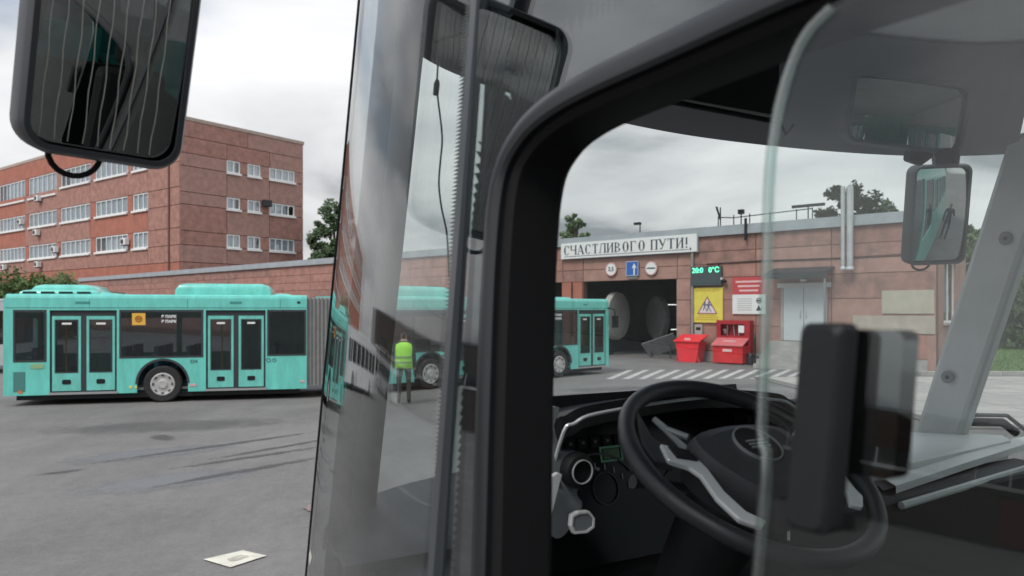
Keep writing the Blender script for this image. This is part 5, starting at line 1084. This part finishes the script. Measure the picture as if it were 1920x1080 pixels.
# centre display unit beside the wheel
c0 = at_u(1462, 757, 1.28); cdv = c0[0]
cdm = B().box(cdv-.10, cdv+.14, 1.28, 1.34, 1.95, c0[2]).build('centre_display', DARKP, nb, bevel=.008)
v, u, z = at_u(1474, 857, 1.279); GG = mat('green_icon', (.05, .3, .25), .4, emit=(.1, .7, .5), estr=.5)
B().plate([(v-.016, z), (v, z-.018), (v+.016, z), (v, z+.018)], [[(v-.012, z), (v, z-.0135), (v+.012, z), (v, z+.0135)]], .002, lambda a, c, d: (a, 1.277+d, c)).build('display_icon', GG, cdm)
B().box(cdv-.095, cdv+.135, 1.276, 1.28, c0[2]-.012, c0[2]-.004).build('display_edge', LGREY, cdm)
# half door of the cab, its edge a thin light line
hd_ = B().box(1.02, 1.06, .42, 1.26, 1.1, 1.80).build('cab_half_door', BLACKP, nb, bevel=.006); B().tube([(1.04, .42, 1.807), (1.04, 1.26, 1.807)], .006, 8).build('door_rail', LGREY, hd_, smooth=True)
# driver floor, seat, bulkhead, passenger room
B().box(.06, 2.48, -9.3, 1.85, 1.02, 1.08).build('floor', BUSIN, nb)
B().box(.06, 1.02, 1.2, 1.5, 1.08, 1.92).build('lower_dash', BLACKP, nb)
DSEAT = mat('black_seat_fabric', (.018, .018, .02), .85, var=.25, scale=20)
ds = B().box(.36, .84, -.16, .34, 1.52, 1.64).build('driver_seat', DSEAT, nb, bevel=.05); B().box(.36, .84, -.30, -.17, 1.62, 2.25, M=Matrix.Translation((0, 0, 0))).build('backrest', DSEAT, ds, bevel=.06); B().box(.47, .73, -.31, -.2, 2.27, 2.45).build('headrest', DSEAT, ds, bevel=.05); B().box(.45, .75, -.1, .25, 1.08, 1.52).build('pedestal', BLACKP, ds)
B().box(.12, 1.04, -.72, -.68, 1.08, 2.1).build('bulkhead', BLACKP, nb, bevel=.01); B().box(1.0, 1.05, -.68, .35, 1.08, 2.0).build('cab_partition', DARKP, nb, bevel=.02)
gpn = B().box(1.0, 1.04, -.68, .3, 2.0, 2.03).build('partition_rail', DARKP, nb)
for k in range(5):
    for vv in (.35, 1.55):
        st_ = B().box(vv, vv+.75, -1.7-k*.95, -1.25-k*.95, 1.45, 1.55).build('passenger_seat', mat('teal_seat_fabric', (.04, .25, .24), .8, var=.2, scale=8), nb, bevel=.03); B().box(vv, vv+.75, -1.8-k*.95, -1.7-k*.95, 1.5, 2.1).build('backrest', mat('teal_seat_fabric', (.04, .25, .24), .8), st_, bevel=.03); B().box(vv+.3, vv+.45, -1.6-k*.95, -1.4-k*.95, 1.08, 1.45).build('pedestal', DARKP, st_)
# body shell behind the cab
wins = [rect(-2.9-1.35*k, -1.75-1.35*k, 1.85, 2.85) for k in range(5)]
for nm, v0, sg in (('left_side_panel', 0, 1), ('right_side_panel', 2.55, -1)):
    o_ = [(-1.6, .35), (-1.6, 3.3), (-9.4, 3.3), (-9.4, .35)] if sg > 0 else [(1.2, .35), (1.2, 3.3), (-9.4, 3.3), (-9.4, .35)]
    hs = wins if sg > 0 else wins+[rect(-.2, 1.1, .6, 2.95), rect(-1.6, -.35, 1.6, 2.9)]
    B().plate(o_, hs, .05, lambda a, c, d: (v0+sg*d+sg*TL*(c-2.45), a, c)).build(nm, TEAL, nb)
    for h in wins: B().plate(h, (), .006, lambda a, c, d: (v0+sg*(.02+d)+sg*TL*(c-2.45), a, c)).build('side_window', BUSG, nb)
for h in (rect(-.2, 1.1, .6, 2.95), rect(-1.6, -.35, 1.6, 2.9)): B().plate(h, (), .006, lambda a, c, d: (2.55-.02-d-TL*(c-2.45), a, c)).build('door_glass', GLSS, nb)
B().plate([(-1.6, .35), (seal(.35), .35), (seal(1.2), 1.2), (-1.6, 1.2)], (), .05, lambda a, c, d: SP(a, c, d)).build('lower_side_panel', TEAL, nb)
rows_ = [[WP(i, z) for i in range(NC)] for z in (.35, .8, 1.19)]; B().grid(rows_).build('front_panel', TEAL, nb, smooth=True, solid=.03)
rows_ = [[WP(i, 3.305) for i in range(NC)], [WP(i, 3.40, .03) for i in range(NC)], [WP(i, 3.46, .15) for i in range(NC)]]; B().grid(rows_).build('front_cap', TEAL, nb, smooth=True, solid=.02)
B().box(.08, 2.47, -9.4, 1.5, 3.40, 3.46).build('roof', TEAL, nb, bevel=.03); B().box(.05, 2.5, -9.45, -9.4, .35, 3.4).build('rear_end', TEAL, nb)
for uu in (-.1, -6.6):
    for vv, rt_ in ((.03, -90), (2.52, 90)): B().lathe([(.05, .02), (.27, .0), (.3, .03), (.46, .03), (.5, -.03), (.5, -.26), (.2, -.3)], Matrix.Translation((vv, uu, .5)) @ Matrix.Rotation(R(rt_), 4, 'Y'), 20).build('wheel', TYRE, nb, smooth=True)
B().box(.3, 2.25, -9.2, 1.5, .42, 1.02).build('chassis', BLACKP, nb)
# wiper outside, small round plug on the corner pillar
i = NC-1-curve_at(.6)
B().tube([at_u(1790, 790, 2.0), at_u(1880, 792, 1.98), at_u(1905, 812, 1.96)], .02, 8).build('wiper_blade', BLACKR, nb, smooth=True); B().tube([at_u(1818, 778, 2.08), at_u(1888, 779, 2.08), at_u(1930, 812, 2.06)], .010, 8).build('wiper_arm', DARKP, nb, smooth=True)
# cable hanging inside the corner glass
cu_ = lambda x, y: Vector(at_u(x, y, 1.16))
cb = empty('hanging_cable', fn.loc(.1, 1.16, 0), fn.a, 'thin black cable with a plug hanging inside the corner glass', 'cable'); o0 = Vector((.1, 1.16, 0))
B().tube([p-o0 for p in catmull([cu_(820, 78), cu_(821, 120), cu_(819, 160), cu_(821, 185), cu_(829, 255), cu_(826, 300), cu_(823, 345), cu_(828, 390), cu_(838, 440), cu_(842, 520)], 5)], .0016, 6).build('cord', BLACKR, cb)
B().tube([p-o0 for p in (cu_(820, 150), cu_(819, 158), cu_(817, 178))], [.003, .0055, .005], 8).build('plug', BLACKR, cb, smooth=True); B().tube([p-o0 for p in (cu_(815, 78), cu_(840, 70), cu_(866, 62))], .003, 6).build('bracket', BLACKR, cb)
p_ = fn.loc(3.15, -4.6, 0)
person('person', (p_.x, p_.y, 0), fn.a, 'person in dark clothes raising a hand, seen in the right wing mirror', NAVY, NAVY, SKIN, HAIR, pose(1))
